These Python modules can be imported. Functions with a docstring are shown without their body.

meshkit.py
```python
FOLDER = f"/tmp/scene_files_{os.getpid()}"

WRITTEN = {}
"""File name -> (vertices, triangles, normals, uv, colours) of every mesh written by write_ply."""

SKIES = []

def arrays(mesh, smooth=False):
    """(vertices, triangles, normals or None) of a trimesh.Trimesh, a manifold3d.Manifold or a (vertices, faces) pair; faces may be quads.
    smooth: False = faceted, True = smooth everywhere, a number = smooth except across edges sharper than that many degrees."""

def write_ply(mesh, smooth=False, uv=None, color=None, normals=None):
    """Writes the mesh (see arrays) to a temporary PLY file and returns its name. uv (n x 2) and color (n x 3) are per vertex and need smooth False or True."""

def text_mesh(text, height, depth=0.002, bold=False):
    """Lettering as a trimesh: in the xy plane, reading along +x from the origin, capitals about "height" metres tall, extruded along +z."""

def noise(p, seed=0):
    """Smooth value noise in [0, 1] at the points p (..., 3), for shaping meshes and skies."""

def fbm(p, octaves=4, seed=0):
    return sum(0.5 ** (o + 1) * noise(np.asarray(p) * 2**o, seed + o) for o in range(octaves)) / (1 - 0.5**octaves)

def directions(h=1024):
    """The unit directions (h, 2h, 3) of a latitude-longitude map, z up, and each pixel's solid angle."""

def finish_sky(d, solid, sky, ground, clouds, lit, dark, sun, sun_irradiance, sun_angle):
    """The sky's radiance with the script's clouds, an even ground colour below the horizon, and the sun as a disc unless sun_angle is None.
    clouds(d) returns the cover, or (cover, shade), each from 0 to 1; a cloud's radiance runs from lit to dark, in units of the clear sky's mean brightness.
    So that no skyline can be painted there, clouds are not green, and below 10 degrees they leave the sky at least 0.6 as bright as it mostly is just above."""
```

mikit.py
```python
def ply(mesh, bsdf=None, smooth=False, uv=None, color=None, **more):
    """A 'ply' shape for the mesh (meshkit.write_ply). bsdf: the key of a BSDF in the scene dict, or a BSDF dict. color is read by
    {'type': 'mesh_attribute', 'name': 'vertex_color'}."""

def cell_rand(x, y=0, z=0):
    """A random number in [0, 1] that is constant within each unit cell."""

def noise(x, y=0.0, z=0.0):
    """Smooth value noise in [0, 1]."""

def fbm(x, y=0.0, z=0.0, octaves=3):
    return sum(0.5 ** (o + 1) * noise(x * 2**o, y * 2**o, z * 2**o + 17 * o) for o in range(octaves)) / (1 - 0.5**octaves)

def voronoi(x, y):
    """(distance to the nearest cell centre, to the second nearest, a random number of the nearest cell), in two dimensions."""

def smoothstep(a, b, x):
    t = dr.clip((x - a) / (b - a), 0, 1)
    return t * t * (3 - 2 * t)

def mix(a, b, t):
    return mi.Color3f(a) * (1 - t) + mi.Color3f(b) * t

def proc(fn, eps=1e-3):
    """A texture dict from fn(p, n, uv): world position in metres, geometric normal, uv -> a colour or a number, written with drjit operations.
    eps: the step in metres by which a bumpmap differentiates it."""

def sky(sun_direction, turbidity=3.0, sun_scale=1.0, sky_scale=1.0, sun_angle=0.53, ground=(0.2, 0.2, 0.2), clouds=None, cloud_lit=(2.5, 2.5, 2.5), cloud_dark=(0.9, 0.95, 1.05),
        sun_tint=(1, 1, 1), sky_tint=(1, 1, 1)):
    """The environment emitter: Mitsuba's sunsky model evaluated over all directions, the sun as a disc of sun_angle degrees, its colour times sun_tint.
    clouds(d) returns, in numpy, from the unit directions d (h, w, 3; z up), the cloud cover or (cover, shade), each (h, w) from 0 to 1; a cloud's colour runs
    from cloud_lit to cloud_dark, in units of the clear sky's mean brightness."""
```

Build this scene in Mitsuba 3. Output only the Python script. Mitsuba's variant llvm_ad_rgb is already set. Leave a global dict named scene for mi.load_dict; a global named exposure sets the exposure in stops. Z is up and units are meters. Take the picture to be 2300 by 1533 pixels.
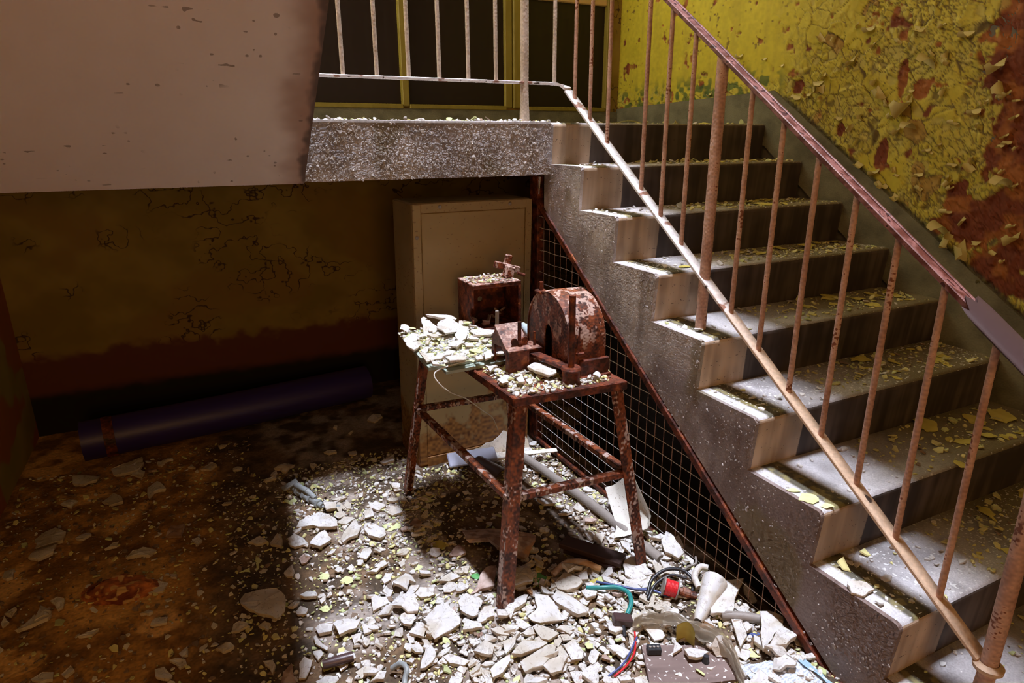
import math, random
import numpy as np
import trimesh
import drjit as dr
import mitsuba as mi
from scipy.spatial import cKDTree
from shapely.geometry import Polygon
import meshkit
import mikit
from mikit import proc, noise, fbm, voronoi, smoothstep, mix

random.seed(7)
np.random.seed(7)
RNG = np.random.default_rng(11)
T = mi.ScalarTransform4f
scene, labels = {'type': 'scene'}, {}

# ------------------------------------------------------------------ camera, light, exposure
EYE = np.array([-1.38768, -2.48598, 1.45911])
YAW, PITCH, ROLL = 0.4503785, -0.3029778, -0.0050515
FWD = np.array([math.sin(YAW) * math.cos(PITCH), math.cos(YAW) * math.cos(PITCH), math.sin(PITCH)])
RGT = np.array([math.cos(YAW), -math.sin(YAW), 0.0])
UPV = np.cross(RGT, FWD)
UPV = -RGT * math.sin(ROLL) + UPV * math.cos(ROLL)
scene['camera'] = {'type': 'perspective', 'fov': 77.094, 'fov_axis': 'x', 'near_clip': 0.02, 'far_clip': 60.0,
                   'to_world': T().look_at(origin=EYE.tolist(), target=(EYE + FWD).tolist(), up=UPV.tolist())}
exposure = 0.0
SKYLIGHT = [790.0, 825.0, 960.0]          # the glazed roof light high over the stairwell
RAKE_FILL = [19.0, 17.2, 11.0]             # added lamp in the unseen pane over the right-hand screen, raking the wall
WALL_FILL = [12.0, 11.2, 8.0]           # added lamp, set as an unseen window at the left end of the landing
WARM_FILL = [7.4, 3.8, 1.15]            # added warm fill lamp behind the view, built as a window

L = 1.53                               # landing level
RISE, GO, WID = 0.17, 0.25, 1.245      # stair: riser, going, width
XL, XR, YB, YR, ZC = -2.27, WID, 1.30, -4.4, 4.1
XS = -1.031                            # right-hand edge of the upper flight


# ------------------------------------------------------------------ helpers
def num(key, table):
    if key not in table:
        return key
    k = 1
    while f'{key}_{k:03d}' in table:
        k += 1
    return f'{key}_{k:03d}'


_last = {}


def fresh(key):
    if key not in scene and key not in labels:
        return key
    k = _last.get(key, 0) + 1
    while f'{key}_{k:03d}' in scene or f'{key}_{k:03d}' in labels:
        k += 1
    _last[key] = k
    return f'{key}_{k:03d}'


def thing(name, label, cat, group=None):
    key = fresh(name)
    labels[key] = {'label': label, 'category': cat}
    if group:
        labels[key]['group'] = group
    return key


def add(name, mesh, bsdf, parent=None, label=None, smooth=False, color=None, kind=None, **kw):
    key = fresh((parent + '__' if parent else '') + name)
    scene[key] = mikit.ply(mesh, bsdf, smooth=smooth, color=color, **kw)
    if label:
        labels.setdefault(key, {})['label'] = label
    if kind:
        labels.setdefault(key, {})['kind'] = kind
    return key


def struct(name, mesh, bsdf, label=None, **kw):
    key = add(name, mesh, bsdf, kind='structure', **kw)
    if label:
        labels[key]['label'] = label
    return key


def cat(*ms):
    vs, fs, o = [], [], 0
    for m in ms:
        v, f = (m if isinstance(m, tuple) else (np.asarray(m.vertices), np.asarray(m.faces)))
        vs.append(v)
        fs.append(np.asarray(f) + o)
        o += len(v)
    return (np.vstack(vs), np.vstack(fs))


def box(x0, x1, y0, y1, z0, z1, c=0.0):
    if c <= 0:
        m = trimesh.creation.box(extents=[x1 - x0, y1 - y0, z1 - z0])
        m.apply_translation([(x0 + x1) / 2, (y0 + y1) / 2, (z0 + z1) / 2])
        return np.array(m.vertices), np.array(m.faces)
    h = np.array([x1 - x0, y1 - y0, z1 - z0]) / 2
    c = min(c, h.min() * 0.9)
    pts = []
    for s in np.ndindex(2, 2, 2):
        s = np.array(s) * 2 - 1
        for k in range(3):
            q = h - c
            q[k] = h[k]
            pts.append(s * q)
    m = trimesh.convex.convex_hull(np.array(pts))
    return np.array(m.vertices) + [(x0 + x1) / 2, (y0 + y1) / 2, (z0 + z1) / 2], np.array(m.faces)


def xf(m, mat):
    v, f = m
    return v @ np.asarray(mat)[:3, :3].T + np.asarray(mat)[:3, 3], f


def shift(m, d):
    return m[0] + np.asarray(d), m[1]


def rotm(axis, deg, at=(0, 0, 0)):
    return trimesh.transformations.rotation_matrix(math.radians(deg), axis, at)


def tube(pts, r, n=10, caps=True):
    p = np.asarray(pts, float)
    r = np.broadcast_to(r, (len(p),))
    t = np.gradient(p, axis=0)
    t /= np.linalg.norm(t, axis=1, keepdims=True)
    a = np.cross(t[0], [0, 0, 1] if abs(t[0][2]) < .9 else [1, 0, 0])
    a /= np.linalg.norm(a)
    ang = np.arange(n) * 2 * np.pi / n
    vs = []
    for i in range(len(p)):
        a = a - t[i] * (a @ t[i])
        a /= np.linalg.norm(a)
        b = np.cross(t[i], a)
        vs.append(p[i] + r[i] * (np.cos(ang)[:, None] * a + np.sin(ang)[:, None] * b))
    v = np.vstack(vs)
    f = []
    for i in range(len(p) - 1):
        for j in range(n):
            k = (j + 1) % n
            f += [[i * n + j, i * n + k, (i + 1) * n + k], [i * n + j, (i + 1) * n + k, (i + 1) * n + j]]
    if caps:
        e = (len(p) - 1) * n
        v = np.vstack([v, p[:1], p[-1:]])
        for j in range(n):
            k = (j + 1) % n
            f += [[len(v) - 2, k, j], [len(v) - 1, e + j, e + k]]
    return v, np.array(f)


def spline(pts, n=24):
    p = np.asarray(pts, float)
    q = np.vstack([2 * p[0] - p[1], p, 2 * p[-1] - p[-2]])
    out = []
    m = max(2, n // (len(p) - 1))
    for i in range(1, len(q) - 2):
        for u in np.linspace(0, 1, m, endpoint=False):
            out.append(.5 * (2 * q[i] + (q[i + 1] - q[i - 1]) * u + (2 * q[i - 1] - 5 * q[i] + 4 * q[i + 1] - q[i + 2]) * u * u
                             + (3 * q[i] - q[i - 1] - 3 * q[i + 1] + q[i + 2]) * u ** 3))
    out.append(p[-1])
    return np.array(out)


def prism(poly, axis, a, b):
    """The 2-D polygon extruded from a to b along the axis: 'x' reads (y, z), 'y' reads (x, z), 'z' reads (x, y)."""
    m = trimesh.creation.extrude_polygon(poly if isinstance(poly, Polygon) else Polygon(poly), abs(b - a), engine='earcut')
    v, f = np.array(m.vertices), np.array(m.faces)
    w = np.empty_like(v)
    lo = min(a, b)
    if axis == 'x':
        w[:, 1], w[:, 2], w[:, 0] = v[:, 0], v[:, 1], v[:, 2] + lo
    elif axis == 'y':
        w[:, 0], w[:, 2], w[:, 1] = v[:, 0], v[:, 1], v[:, 2] + lo
        f = f[:, ::-1]
    else:
        w[:] = v + [0, 0, lo]
    return w, f


def bar(p, q, wx, h, up=(0, 0, 1), c=0.0):
    """A rectangular bar from p to q, wx wide and h high across."""
    p, q, up = np.asarray(p, float), np.asarray(q, float), np.asarray(up, float)
    d = q - p
    n = np.linalg.norm(d)
    d /= n
    s = np.cross(d, up)
    s /= np.linalg.norm(s)
    u = np.cross(s, d)
    m = box(-wx / 2, wx / 2, 0, n, -h / 2, h / 2, c)
    return m[0][:, :1] * s + m[0][:, 1:2] * d + m[0][:, 2:] * u + p, m[1]


def cyl(p, q, r, n=16):
    return tube([p, q], r, n)


def grid(nu, nv):
    i = np.arange(nu * nv).reshape(nv, nu)
    q = np.stack([i[:-1, :-1], i[:-1, 1:], i[1:, 1:], i[1:, :-1]], -1).reshape(-1, 4)
    return np.vstack([q[:, [0, 1, 2]], q[:, [0, 2, 3]]])


def lathe(profile, n=20):
    pr = np.asarray(profile, float)
    ang = np.arange(n) * 2 * np.pi / n
    v = np.stack([pr[:, None, 0] * np.cos(ang), pr[:, None, 0] * np.sin(ang), np.broadcast_to(pr[:, None, 1], (len(pr), n))], -1).reshape(-1, 3)
    f = []
    for i in range(len(pr) - 1):
        for j in range(n):
            k = (j + 1) % n
            f += [[i * n + j, i * n + k, (i + 1) * n + k], [i * n + j, (i + 1) * n + k, (i + 1) * n + j]]
    return v, np.array(f)


def sm(a, b, x):
    t = np.clip((np.asarray(x, float) - a) / (b - a), 0, 1)
    return t * t * (3 - 2 * t)


def nz(x, y, z=0.0, s=1.0, o=3, seed=0):
    p = np.stack(np.broadcast_arrays(np.asarray(x, float) * s, np.asarray(y, float) * s, np.asarray(z, float) * s), -1) + 50
    return meshkit.fbm(p, o, seed)


# ------------------------------------------------------------------ materials
def tw(b):
    return {'type': 'twosided', 'bsdf': b}


def pr(color, rough=.8, **kw):
    return tw({'type': 'principled', 'base_color': color, 'roughness': rough, **kw})


def rgb(*c):
    return {'type': 'rgb', 'value': list(c)}


def bump(b, fn, scale, eps=.0015):
    return tw({'type': 'bumpmap', 'arbitrary': proc(fn, eps), 'scale': scale, 'bsdf': b})


def V(c):
    return mi.Color3f(*c)


def c_concrete(p, n, uv):
    a = fbm(p.x * 5, p.y * 5, p.z * 5, 3)
    streak = fbm(p.x * 22, p.y * 22, p.z * 2.2, 3)
    fine = noise(p.x * 240, p.y * 240, p.z * 240)
    c = mix((.27, .235, .23), (.55, .51, .50), smoothstep(.30, .70, .65 * a + .35 * streak))
    c = mix(c, (.17, .115, .098), smoothstep(-.6, -1.5, p.y + .5 * (a - .5)) * .9)
    c = c * (.82 + .36 * fine)
    moss = smoothstep(.56, .72, fbm(p.x * 7 + 9, p.y * 7, p.z * 4, 3)) * .55
    c = mix(c, (.17, .135, .045), moss)
    return c


def h_concrete(p, n, uv):
    a = noise(p.x * 90, p.y * 90, p.z * 90)
    b = noise(p.x * 38, p.y * 38, p.z * 38)
    m = smoothstep(.25, .50, fbm(p.x * 6, p.y * 6, p.z * 4, 2))
    f = noise(p.x * 210, p.y * 210, p.z * 210)
    return .3 * f + m * (smoothstep(.55, .66, b) * .35 + smoothstep(.56, .66, a) * .8 + smoothstep(.6, .7, f) * .45)


def c_tread(p, n, uv):
    a = fbm(p.x * 9, p.y * 9, p.z * 9, 3)
    c = mix((.28, .26, .255), (.50, .48, .485), smoothstep(.3, .7, a))
    # a strip of paint along the open end, and shade painted in towards the wall
    c = mix(c, (.56, .56, .57), (1 - smoothstep(.050, .060, p.x)) * .5)
    worn = smoothstep(.35, .75, p.x + .25 * (a - .5))  # the dimness of the wall end is put into the colour
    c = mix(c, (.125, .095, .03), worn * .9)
    rail_shade_moss = smoothstep(.045, .06, p.x) * (1 - smoothstep(.118, .135, p.x))  # the rail's shadow painted as a dark strip, with some moss
    c = mix(c, mix((.04, .032, .007), (.15, .12, .022), smoothstep(.45, .7, fbm(p.x * 45, p.y * 45, 0, 2))), rail_shade_moss * .9)
    speck = smoothstep(.80, .86, noise(p.x * 150, p.y * 150, p.z * 150))
    c = mix(c, (.72, .72, .70), speck * .7)
    return c * (.85 + .3 * noise(p.x * 300, p.y * 300, 0))


def c_riser(p, n, uv):
    drip = fbm(p.x * 30, p.y * 2, p.z * 2.0, 3)
    a = fbm(p.x * 6, p.y * 6, p.z * 9, 3)
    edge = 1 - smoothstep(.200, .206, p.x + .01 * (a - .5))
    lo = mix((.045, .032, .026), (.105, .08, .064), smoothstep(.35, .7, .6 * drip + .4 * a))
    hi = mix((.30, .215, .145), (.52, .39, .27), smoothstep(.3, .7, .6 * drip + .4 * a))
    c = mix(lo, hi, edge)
    pits = smoothstep(.88, .93, noise(p.x * 190, p.y * 190, p.z * 190))
    return mix(c, (.07, .045, .03), pits * .8)


def c_soffit(p, n, uv):
    a = fbm(p.x * 4, p.y * 4, p.z * 4, 3)
    c = mix((.62, .51, .46), (.74, .63, .575), a)
    e = smoothstep(-1.16, -1.035, p.x + .10 * (fbm(p.x * 9, p.y * 9, p.z * 9, 3) - .5))
    c = mix(c, (.30, .15, .09), e * .85)
    grime = smoothstep(-1.06, -1.036, p.x + .05 * (fbm(p.x * 40, p.y * 20, p.z * 20, 2) - .5))
    c = mix(c, (.06, .04, .03), grime * .8)
    pits = smoothstep(.845, .875, noise(p.x * 60, p.y * 60, p.z * 60))
    scr = smoothstep(.86, .89, noise(p.x * 14, p.y * 120, p.z * 120)) * smoothstep(.6, .7, fbm(p.x * 3, p.y * 3, p.z * 3, 2))
    return mix(c, (.16, .10, .07), dr.maximum(pits * smoothstep(.5, .6, fbm(p.x * 5 + 3, p.y * 5, p.z * 5, 2)), scr * .6) * .7)


def c_backwall(p, n, uv):
    a = fbm(p.x * 5, p.y * 5, p.z * 5, 4)
    b = fbm(p.x * 16, p.y * 16 + 3, p.z * 16, 3)
    c = mix((.22, .14, .02), (.30, .20, .04), smoothstep(.3, .7, a))
    c = mix(c, (.24, .13, .025), smoothstep(.5, .62, fbm(p.x * 3 + 7, 0, p.z * 3, 3)) * .7)
    cr = 1 - smoothstep(.0, .035, dr.abs(b - .5))
    c = mix(c, (.05, .02, .012), cr * smoothstep(.48, .6, fbm(p.x * 4 + 2, 1, p.z * 4, 2)))
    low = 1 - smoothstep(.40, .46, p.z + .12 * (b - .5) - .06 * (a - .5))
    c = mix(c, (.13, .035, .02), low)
    foot_black = 1 - smoothstep(.20, .26, p.z + .04 * (b - .5))  # near black along the foot of the wall
    return mix(c, (.012, .008, .010), foot_black)


def c_leftwall(p, n, uv):
    a = fbm(p.x * 7, p.y * 7, p.z * 7, 4)
    c = mix((.20, .15, .03), (.34, .24, .05), a)
    return mix(c, (.30, .09, .025), smoothstep(.47, .55, fbm(p.x * 4, p.y * 4, p.z * 4, 3)))


def c_floor(p, n, uv):
    a = fbm(p.x * 4, p.y * 4, 0, 4)
    b = fbm(p.x * 15, p.y * 15, 3, 3)
    f = noise(p.x * 160, p.y * 160, 1)
    dirt = mix((.055, .036, .02), (.15, .09, .045), smoothstep(.3, .72, b))
    warm = mix((.22, .10, .022), (.52, .27, .07), smoothstep(.3, .75, b))  # the orange glow over the left floor is put into its colour
    left = 1 - smoothstep(-1.62, -1.42, p.x + .3 * (a - .5))
    c = mix(dirt, warm, left * .85)
    ox = smoothstep(.56, .66, fbm(p.x * 6 + 4, p.y * 6, 2, 3)) * left
    c = mix(c, (.66, .40, .15), ox)
    spot = 1 - smoothstep(.07, .22, dr.sqrt(dr.square((p.x + 1.80) * .8) + dr.square(p.y + .27)) + .16 * (b - .5))  # pool of warm light painted round the brick lump
    c = mix(c, (.72, .42, .13), spot * .85)
    dust = smoothstep(-1.30, -1.15, p.x) * smoothstep(.46, .66, .6 * a + .4 * b)
    c = mix(c, (.40, .36, .33), dust * .55)
    return c * (.75 + .5 * f)


def h_floor(p, n, uv):
    return fbm(p.x * 70, p.y * 70, 0, 3)


def c_rust(p, n, uv):
    a = fbm(p.x * 42, p.y * 42, p.z * 34, 4)
    b = noise(p.x * 190, p.y * 190, p.z * 190)
    c = mix((.034, .009, .005), (.135, .028, .009), smoothstep(.3, .62, a))
    c = mix(c, (.27, .075, .018), smoothstep(.60, .76, a))
    return c * (.65 + .7 * b)


def c_rustpaint(p, n, uv):
    a = fbm(p.x * 44, p.y * 44, p.z * 26, 4)
    b = noise(p.x * 180, p.y * 180, p.z * 180)
    c = mix((.036, .009, .005), (.20, .048, .013), smoothstep(.3, .66, .7 * a + .3 * b))
    paint = smoothstep(.50, .60, .78 * fbm(p.x * 52 + 5, p.y * 52, p.z * 15, 4) + .22 * b) * smoothstep(.80, .90, p.z + .25 * (a - .5))
    up = smoothstep(.2, .8, n.z)
    c = mix(c, (.40, .27, .22), dr.clip(paint + .35 * up * smoothstep(.35, .5, a), 0, 1))
    return c * (.8 + .4 * b)


def c_ruststand(p, n, uv):
    a = fbm(p.x * 48, p.y * 48, p.z * 20, 4)
    b = noise(p.x * 170, p.y * 120, p.z * 120)
    c = mix((.038, .010, .005), (.21, .052, .014), smoothstep(.3, .68, .7 * a + .3 * b))
    paint = smoothstep(.55, .62, .78 * fbm(p.x * 46 + 5, p.y * 46, p.z * 12, 4) + .22 * b)
    c = mix(c, (.36, .26, .22), paint)
    return c * (.75 + .5 * b)


def h_rust(p, n, uv):
    return .6 * noise(p.x * 150, p.y * 150, p.z * 150) + .4 * noise(p.x * 60, p.y * 60, p.z * 60)


def c_rail(p, n, uv):
    a = fbm(p.x * 30, p.y * 30, p.z * 9, 3)
    b = noise(p.x * 170, p.y * 170, p.z * 170)
    c = mix((.36, .20, .145), (.54, .345, .27), smoothstep(.3, .7, a))
    c = mix(c, (.16, .05, .02), smoothstep(.62, .70, .7 * a + .3 * b))
    grey = smoothstep(-.02, .04, p.y)
    c = mix(c, mix((.30, .25, .17), (.52, .46, .40), a), grey * .8)
    return c * (.75 + .5 * b)


def c_flat(p, n, uv):
    a = fbm(p.x * 22, p.y * 22, p.z * 22, 3)
    b = noise(p.x * 150, p.y * 150, p.z * 150)
    grey = smoothstep(-1.25, -.75, p.y + .3 * (a - .5))
    c = mix((.56, .40, .27), (.62, .60, .60), grey)
    c = mix(c, (.20, .065, .02), smoothstep(.66, .72, a) * .9)
    c = mix(c, (.05, .03, .02), smoothstep(.87, .92, noise(p.x * 55, p.y * 25, p.z * 25)))
    return c * (.8 + .35 * b)


def c_handrail(p, n, uv):
    a = fbm(p.x * 50, p.y * 40, p.z * 40, 3)
    c = mix((.085, .018, .010), (.24, .10, .085), smoothstep(.35, .7, a))
    return mix(c, (.05, .01, .008), smoothstep(.64, .7, a))


def c_shard(p, n, uv):
    s = noise(p.x * 390, p.y * 390, p.z * 390)
    d = fbm(p.x * 120, p.y * 70, p.z * 70, 3)
    a = fbm(p.x * 9, p.y * 9, p.z * 9, 2)
    c = mix((.47, .455, .43), (.60, .59, .575), a)
    c = mix(c, (.38, .32, .22), smoothstep(.48, .66, fbm(p.x * 14 + 3, p.y * 14, p.z * 14, 2)) * .6)
    side = 1 - smoothstep(.45, .7, dr.abs(n.z))
    c = mix(c, (.55, .45, .33), side * .6)
    c = mix(c, (.16, .13, .10), smoothstep(.78, .86, s) * .75 * smoothstep(.42, .55, fbm(p.x * 25, p.y * 25, p.z * 25, 2)))
    return mix(c, (.30, .25, .19), smoothstep(.62, .72, d) * .5)


def c_clay(p, n, uv):
    a = fbm(p.x * 40, p.y * 40, p.z * 40, 3)
    c = mix((.24, .15, .11), (.46, .36, .31), smoothstep(.3, .7, a))
    return mix(c, (.45, .22, .06), smoothstep(.60, .68, fbm(p.x * 12, p.y * 12, p.z * 30, 2)) * .7)


def c_brick(p, n, uv):
    a = fbm(p.x * 30, p.y * 30, p.z * 30, 3)
    c = mix((.16, .035, .012), (.50, .17, .05), smoothstep(.3, .7, a))
    return mix(c, (.55, .34, .14), smoothstep(.60, .72, noise(p.x * 60, p.y * 60, p.z * 60)))


def c_flake(p, n, uv):
    a = fbm(p.x * 35, p.y * 35, p.z * 35, 2)
    return mix((.45, .50, .20), (.62, .66, .36), a)


def c_flakeyellow(p, n, uv):
    a = fbm(p.x * 40, p.y * 40, p.z * 40, 2)
    return mix((.40, .33, .05), (.58, .50, .13), a)


def c_cabinet(p, n, uv):
    a = fbm(p.x * 6, p.y * 6, p.z * 6, 3)
    c = mix((.29, .195, .075), (.37, .265, .125), a)
    s = smoothstep(.82, .87, noise(p.x * 130, p.y * 130, p.z * 130)) * .7
    c = mix(c, (.17, .10, .04), s)
    b = fbm(p.x * 18, p.y * 18, p.z * 12, 4)
    r = 1 - smoothstep(.15, .24, p.z + .50 * (b - .5) - .09 * smoothstep(-.45, -.1, p.x))
    return mix(c, mix((.10, .035, .01), (.36, .17, .04), noise(p.x * 80, p.y * 80, p.z * 80)), r)


def c_wood(p, n, uv):
    g = fbm(p.x * 14 + p.y * 30, p.y * 9, p.z * 40, 3)
    c = mix((.10, .065, .055), (.24, .17, .15), g)
    return mix(c, (.62, .60, .57), smoothstep(.82, .88, noise(p.x * 130, p.y * 130, 0)) * .8)


def c_paper(p, n, uv):
    row = dr.abs(p.y * 95 - dr.floor(p.y * 95) - .5)
    word = noise(p.x * 260, dr.floor(p.y * 95) * 3.7, 0)
    ink = smoothstep(.18, .26, row) * smoothstep(.42, .5, word)
    col = smoothstep(.45, .5, noise(p.x * 9, p.y * 14, 0))
    c = mix((.52, .58, .66), (.70, .70, .68), col)
    return mix(c, (.30, .33, .38), ink * .7)


def c_plastic(p, n, uv):
    a = fbm(p.x * 20, p.y * 20, p.z * 20, 2)
    c = mix((.66, .62, .53), (.74, .72, .66), a)
    return mix(c, (.28, .22, .14), smoothstep(.80, .86, noise(p.x * 150, p.y * 150, p.z * 150)) * .6)


def c_skirt(p, n, uv):
    a = fbm(p.x * 12, p.y * 12, p.z * 12, 3)
    c = mix((.105, .098, .06), (.17, .16, .10), smoothstep(.3, .7, a))
    return c * (.85 + .3 * noise(p.x * 200, p.y * 200, p.z * 200))


def c_frame(p, n, uv):
    a = fbm(p.x * 30, p.y * 30, p.z * 7, 3)
    return mix((.17, .125, .012), (.27, .21, .03), a)


def c_glassedge(p, n, uv):
    return mix((.24, .30, .25), (.40, .44, .38), noise(p.x * 60, p.y * 60, p.z * 60))


B = scene
B['m_concrete'] = bump({'type': 'principled', 'base_color': proc(c_concrete), 'roughness': .5, 'specular': .5}, h_concrete, .0065)
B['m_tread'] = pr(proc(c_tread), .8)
B['m_riser'] = pr(proc(c_riser), .75)
B['m_soffit'] = pr(proc(c_soffit), .85)
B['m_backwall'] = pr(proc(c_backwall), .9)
B['m_leftwall'] = pr(proc(c_leftwall), .9)
B['m_floor'] = bump({'type': 'principled', 'base_color': proc(c_floor), 'roughness': .9}, h_floor, .006)
B['m_rust'] = bump({'type': 'principled', 'base_color': proc(c_rust), 'roughness': .6, 'specular': .4}, h_rust, .003)
B['m_rustpaint'] = bump({'type': 'principled', 'base_color': proc(c_rustpaint), 'roughness': .55, 'specular': .4}, h_rust, .0015)
B['m_ruststand'] = bump({'type': 'principled', 'base_color': proc(c_ruststand), 'roughness': .55, 'specular': .4}, h_rust, .002)
B['m_rail'] = bump({'type': 'principled', 'base_color': proc(c_rail), 'roughness': .6}, h_rust, .0012)
B['m_flat'] = pr(proc(c_flat), .6)
B['m_handrail'] = pr(proc(c_handrail), .45, specular=.6)
B['m_shard'] = pr(proc(c_shard), .6)
B['m_clay'] = pr(proc(c_clay), .7)
B['m_flake'] = pr(proc(c_flake), .7)
B['m_flakeyellow'] = pr(proc(c_flakeyellow), .7)
B['m_cabinet'] = pr(proc(c_cabinet), .5)
B['m_wood'] = pr(proc(c_wood), .7)
B['m_paper'] = pr(proc(c_paper), .8)
B['m_plastic'] = pr(proc(c_plastic), .45)
B['m_skirt'] = pr(proc(c_skirt), .7)
B['m_frame'] = pr(proc(c_frame), .6)
B['m_glassedge'] = pr(proc(c_glassedge), .3)
B['m_vertex'] = pr({'type': 'mesh_attribute', 'name': 'vertex_color'}, .72)
B['m_plain'] = pr(rgb(.14, .13, .11), .9)
B['m_dark'] = pr(rgb(.012, .009, .007), .6)
B['m_darkwood'] = pr(rgb(.055, .03, .028), .45)
B['m_brown'] = pr(rgb(.060, .034, .032), .35)
B['m_grey'] = pr(rgb(.24, .26, .26), .45)
B['m_bluegrey'] = pr(rgb(.27, .28, .36), .4)
B['m_wire'] = pr(rgb(.62, .58, .56), .5)
B['m_wirerust'] = pr(rgb(.26, .15, .11), .7)
B['m_red'] = pr(rgb(.55, .02, .025), .3)
B['m_teal'] = pr(rgb(.02, .20, .19), .4)
B['m_blue'] = pr(rgb(.05, .07, .20), .4)
B['m_black'] = pr(rgb(.02, .02, .023), .4)
B['m_pipe'] = pr(rgb(.032, .018, .14), .45)
B['m_conduit'] = pr(rgb(.235, .205, .18), .55)
B['m_bottle'] = pr(rgb(.42, .50, .52), .35)
B['m_chip'] = pr({'type': 'mesh_attribute', 'name': 'vertex_color'}, .8)
B['m_green'] = pr(rgb(.10, .33, .10), .6)
B['m_brass'] = pr(rgb(.50, .33, .13), .6)
B['m_pane'] = {'type': 'blendbsdf', 'weight': .62, 'a': {'type': 'thindielectric'}, 'b': {'type': 'principled', 'base_color': rgb(.022, .010, .004), 'roughness': .5}}
B['m_film'] = {'type': 'principledthin', 'base_color': rgb(.80, .73, .62), 'roughness': .3, 'diff_trans': 1.0, 'spec_trans': .8}


# ------------------------------------------------------------------ the setting
def H(x, y):
    """Height of the dirt and the rubble bed over the floor slab."""
    x, y = np.asarray(x, float), np.asarray(y, float)
    h = .014 * nz(x, y, 0, 5, 3, 3) + .004 * nz(x, y, 0, 30, 2, 4)
    h = h + .040 * sm(-.30, -.03, x) * sm(-.25, -.75, y) * sm(.10, .0, x)
    return h + .020 * sm(-.55, -1.1, y) * sm(-1.25, -.7, x)


gx, gy = np.linspace(XL, .12, 170), np.linspace(-2.7, YB, 280)
X_, Y_ = np.meshgrid(gx, gy)
fv = np.stack([X_, Y_, H(X_, Y_)], -1).reshape(-1, 3)
slab = box(XL - .1, XR + .1, YR - .1, YB + .1, -.2, -.004)
struct('floor', cat((fv, grid(170, 280)), slab), 'm_floor', smooth=True)

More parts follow.
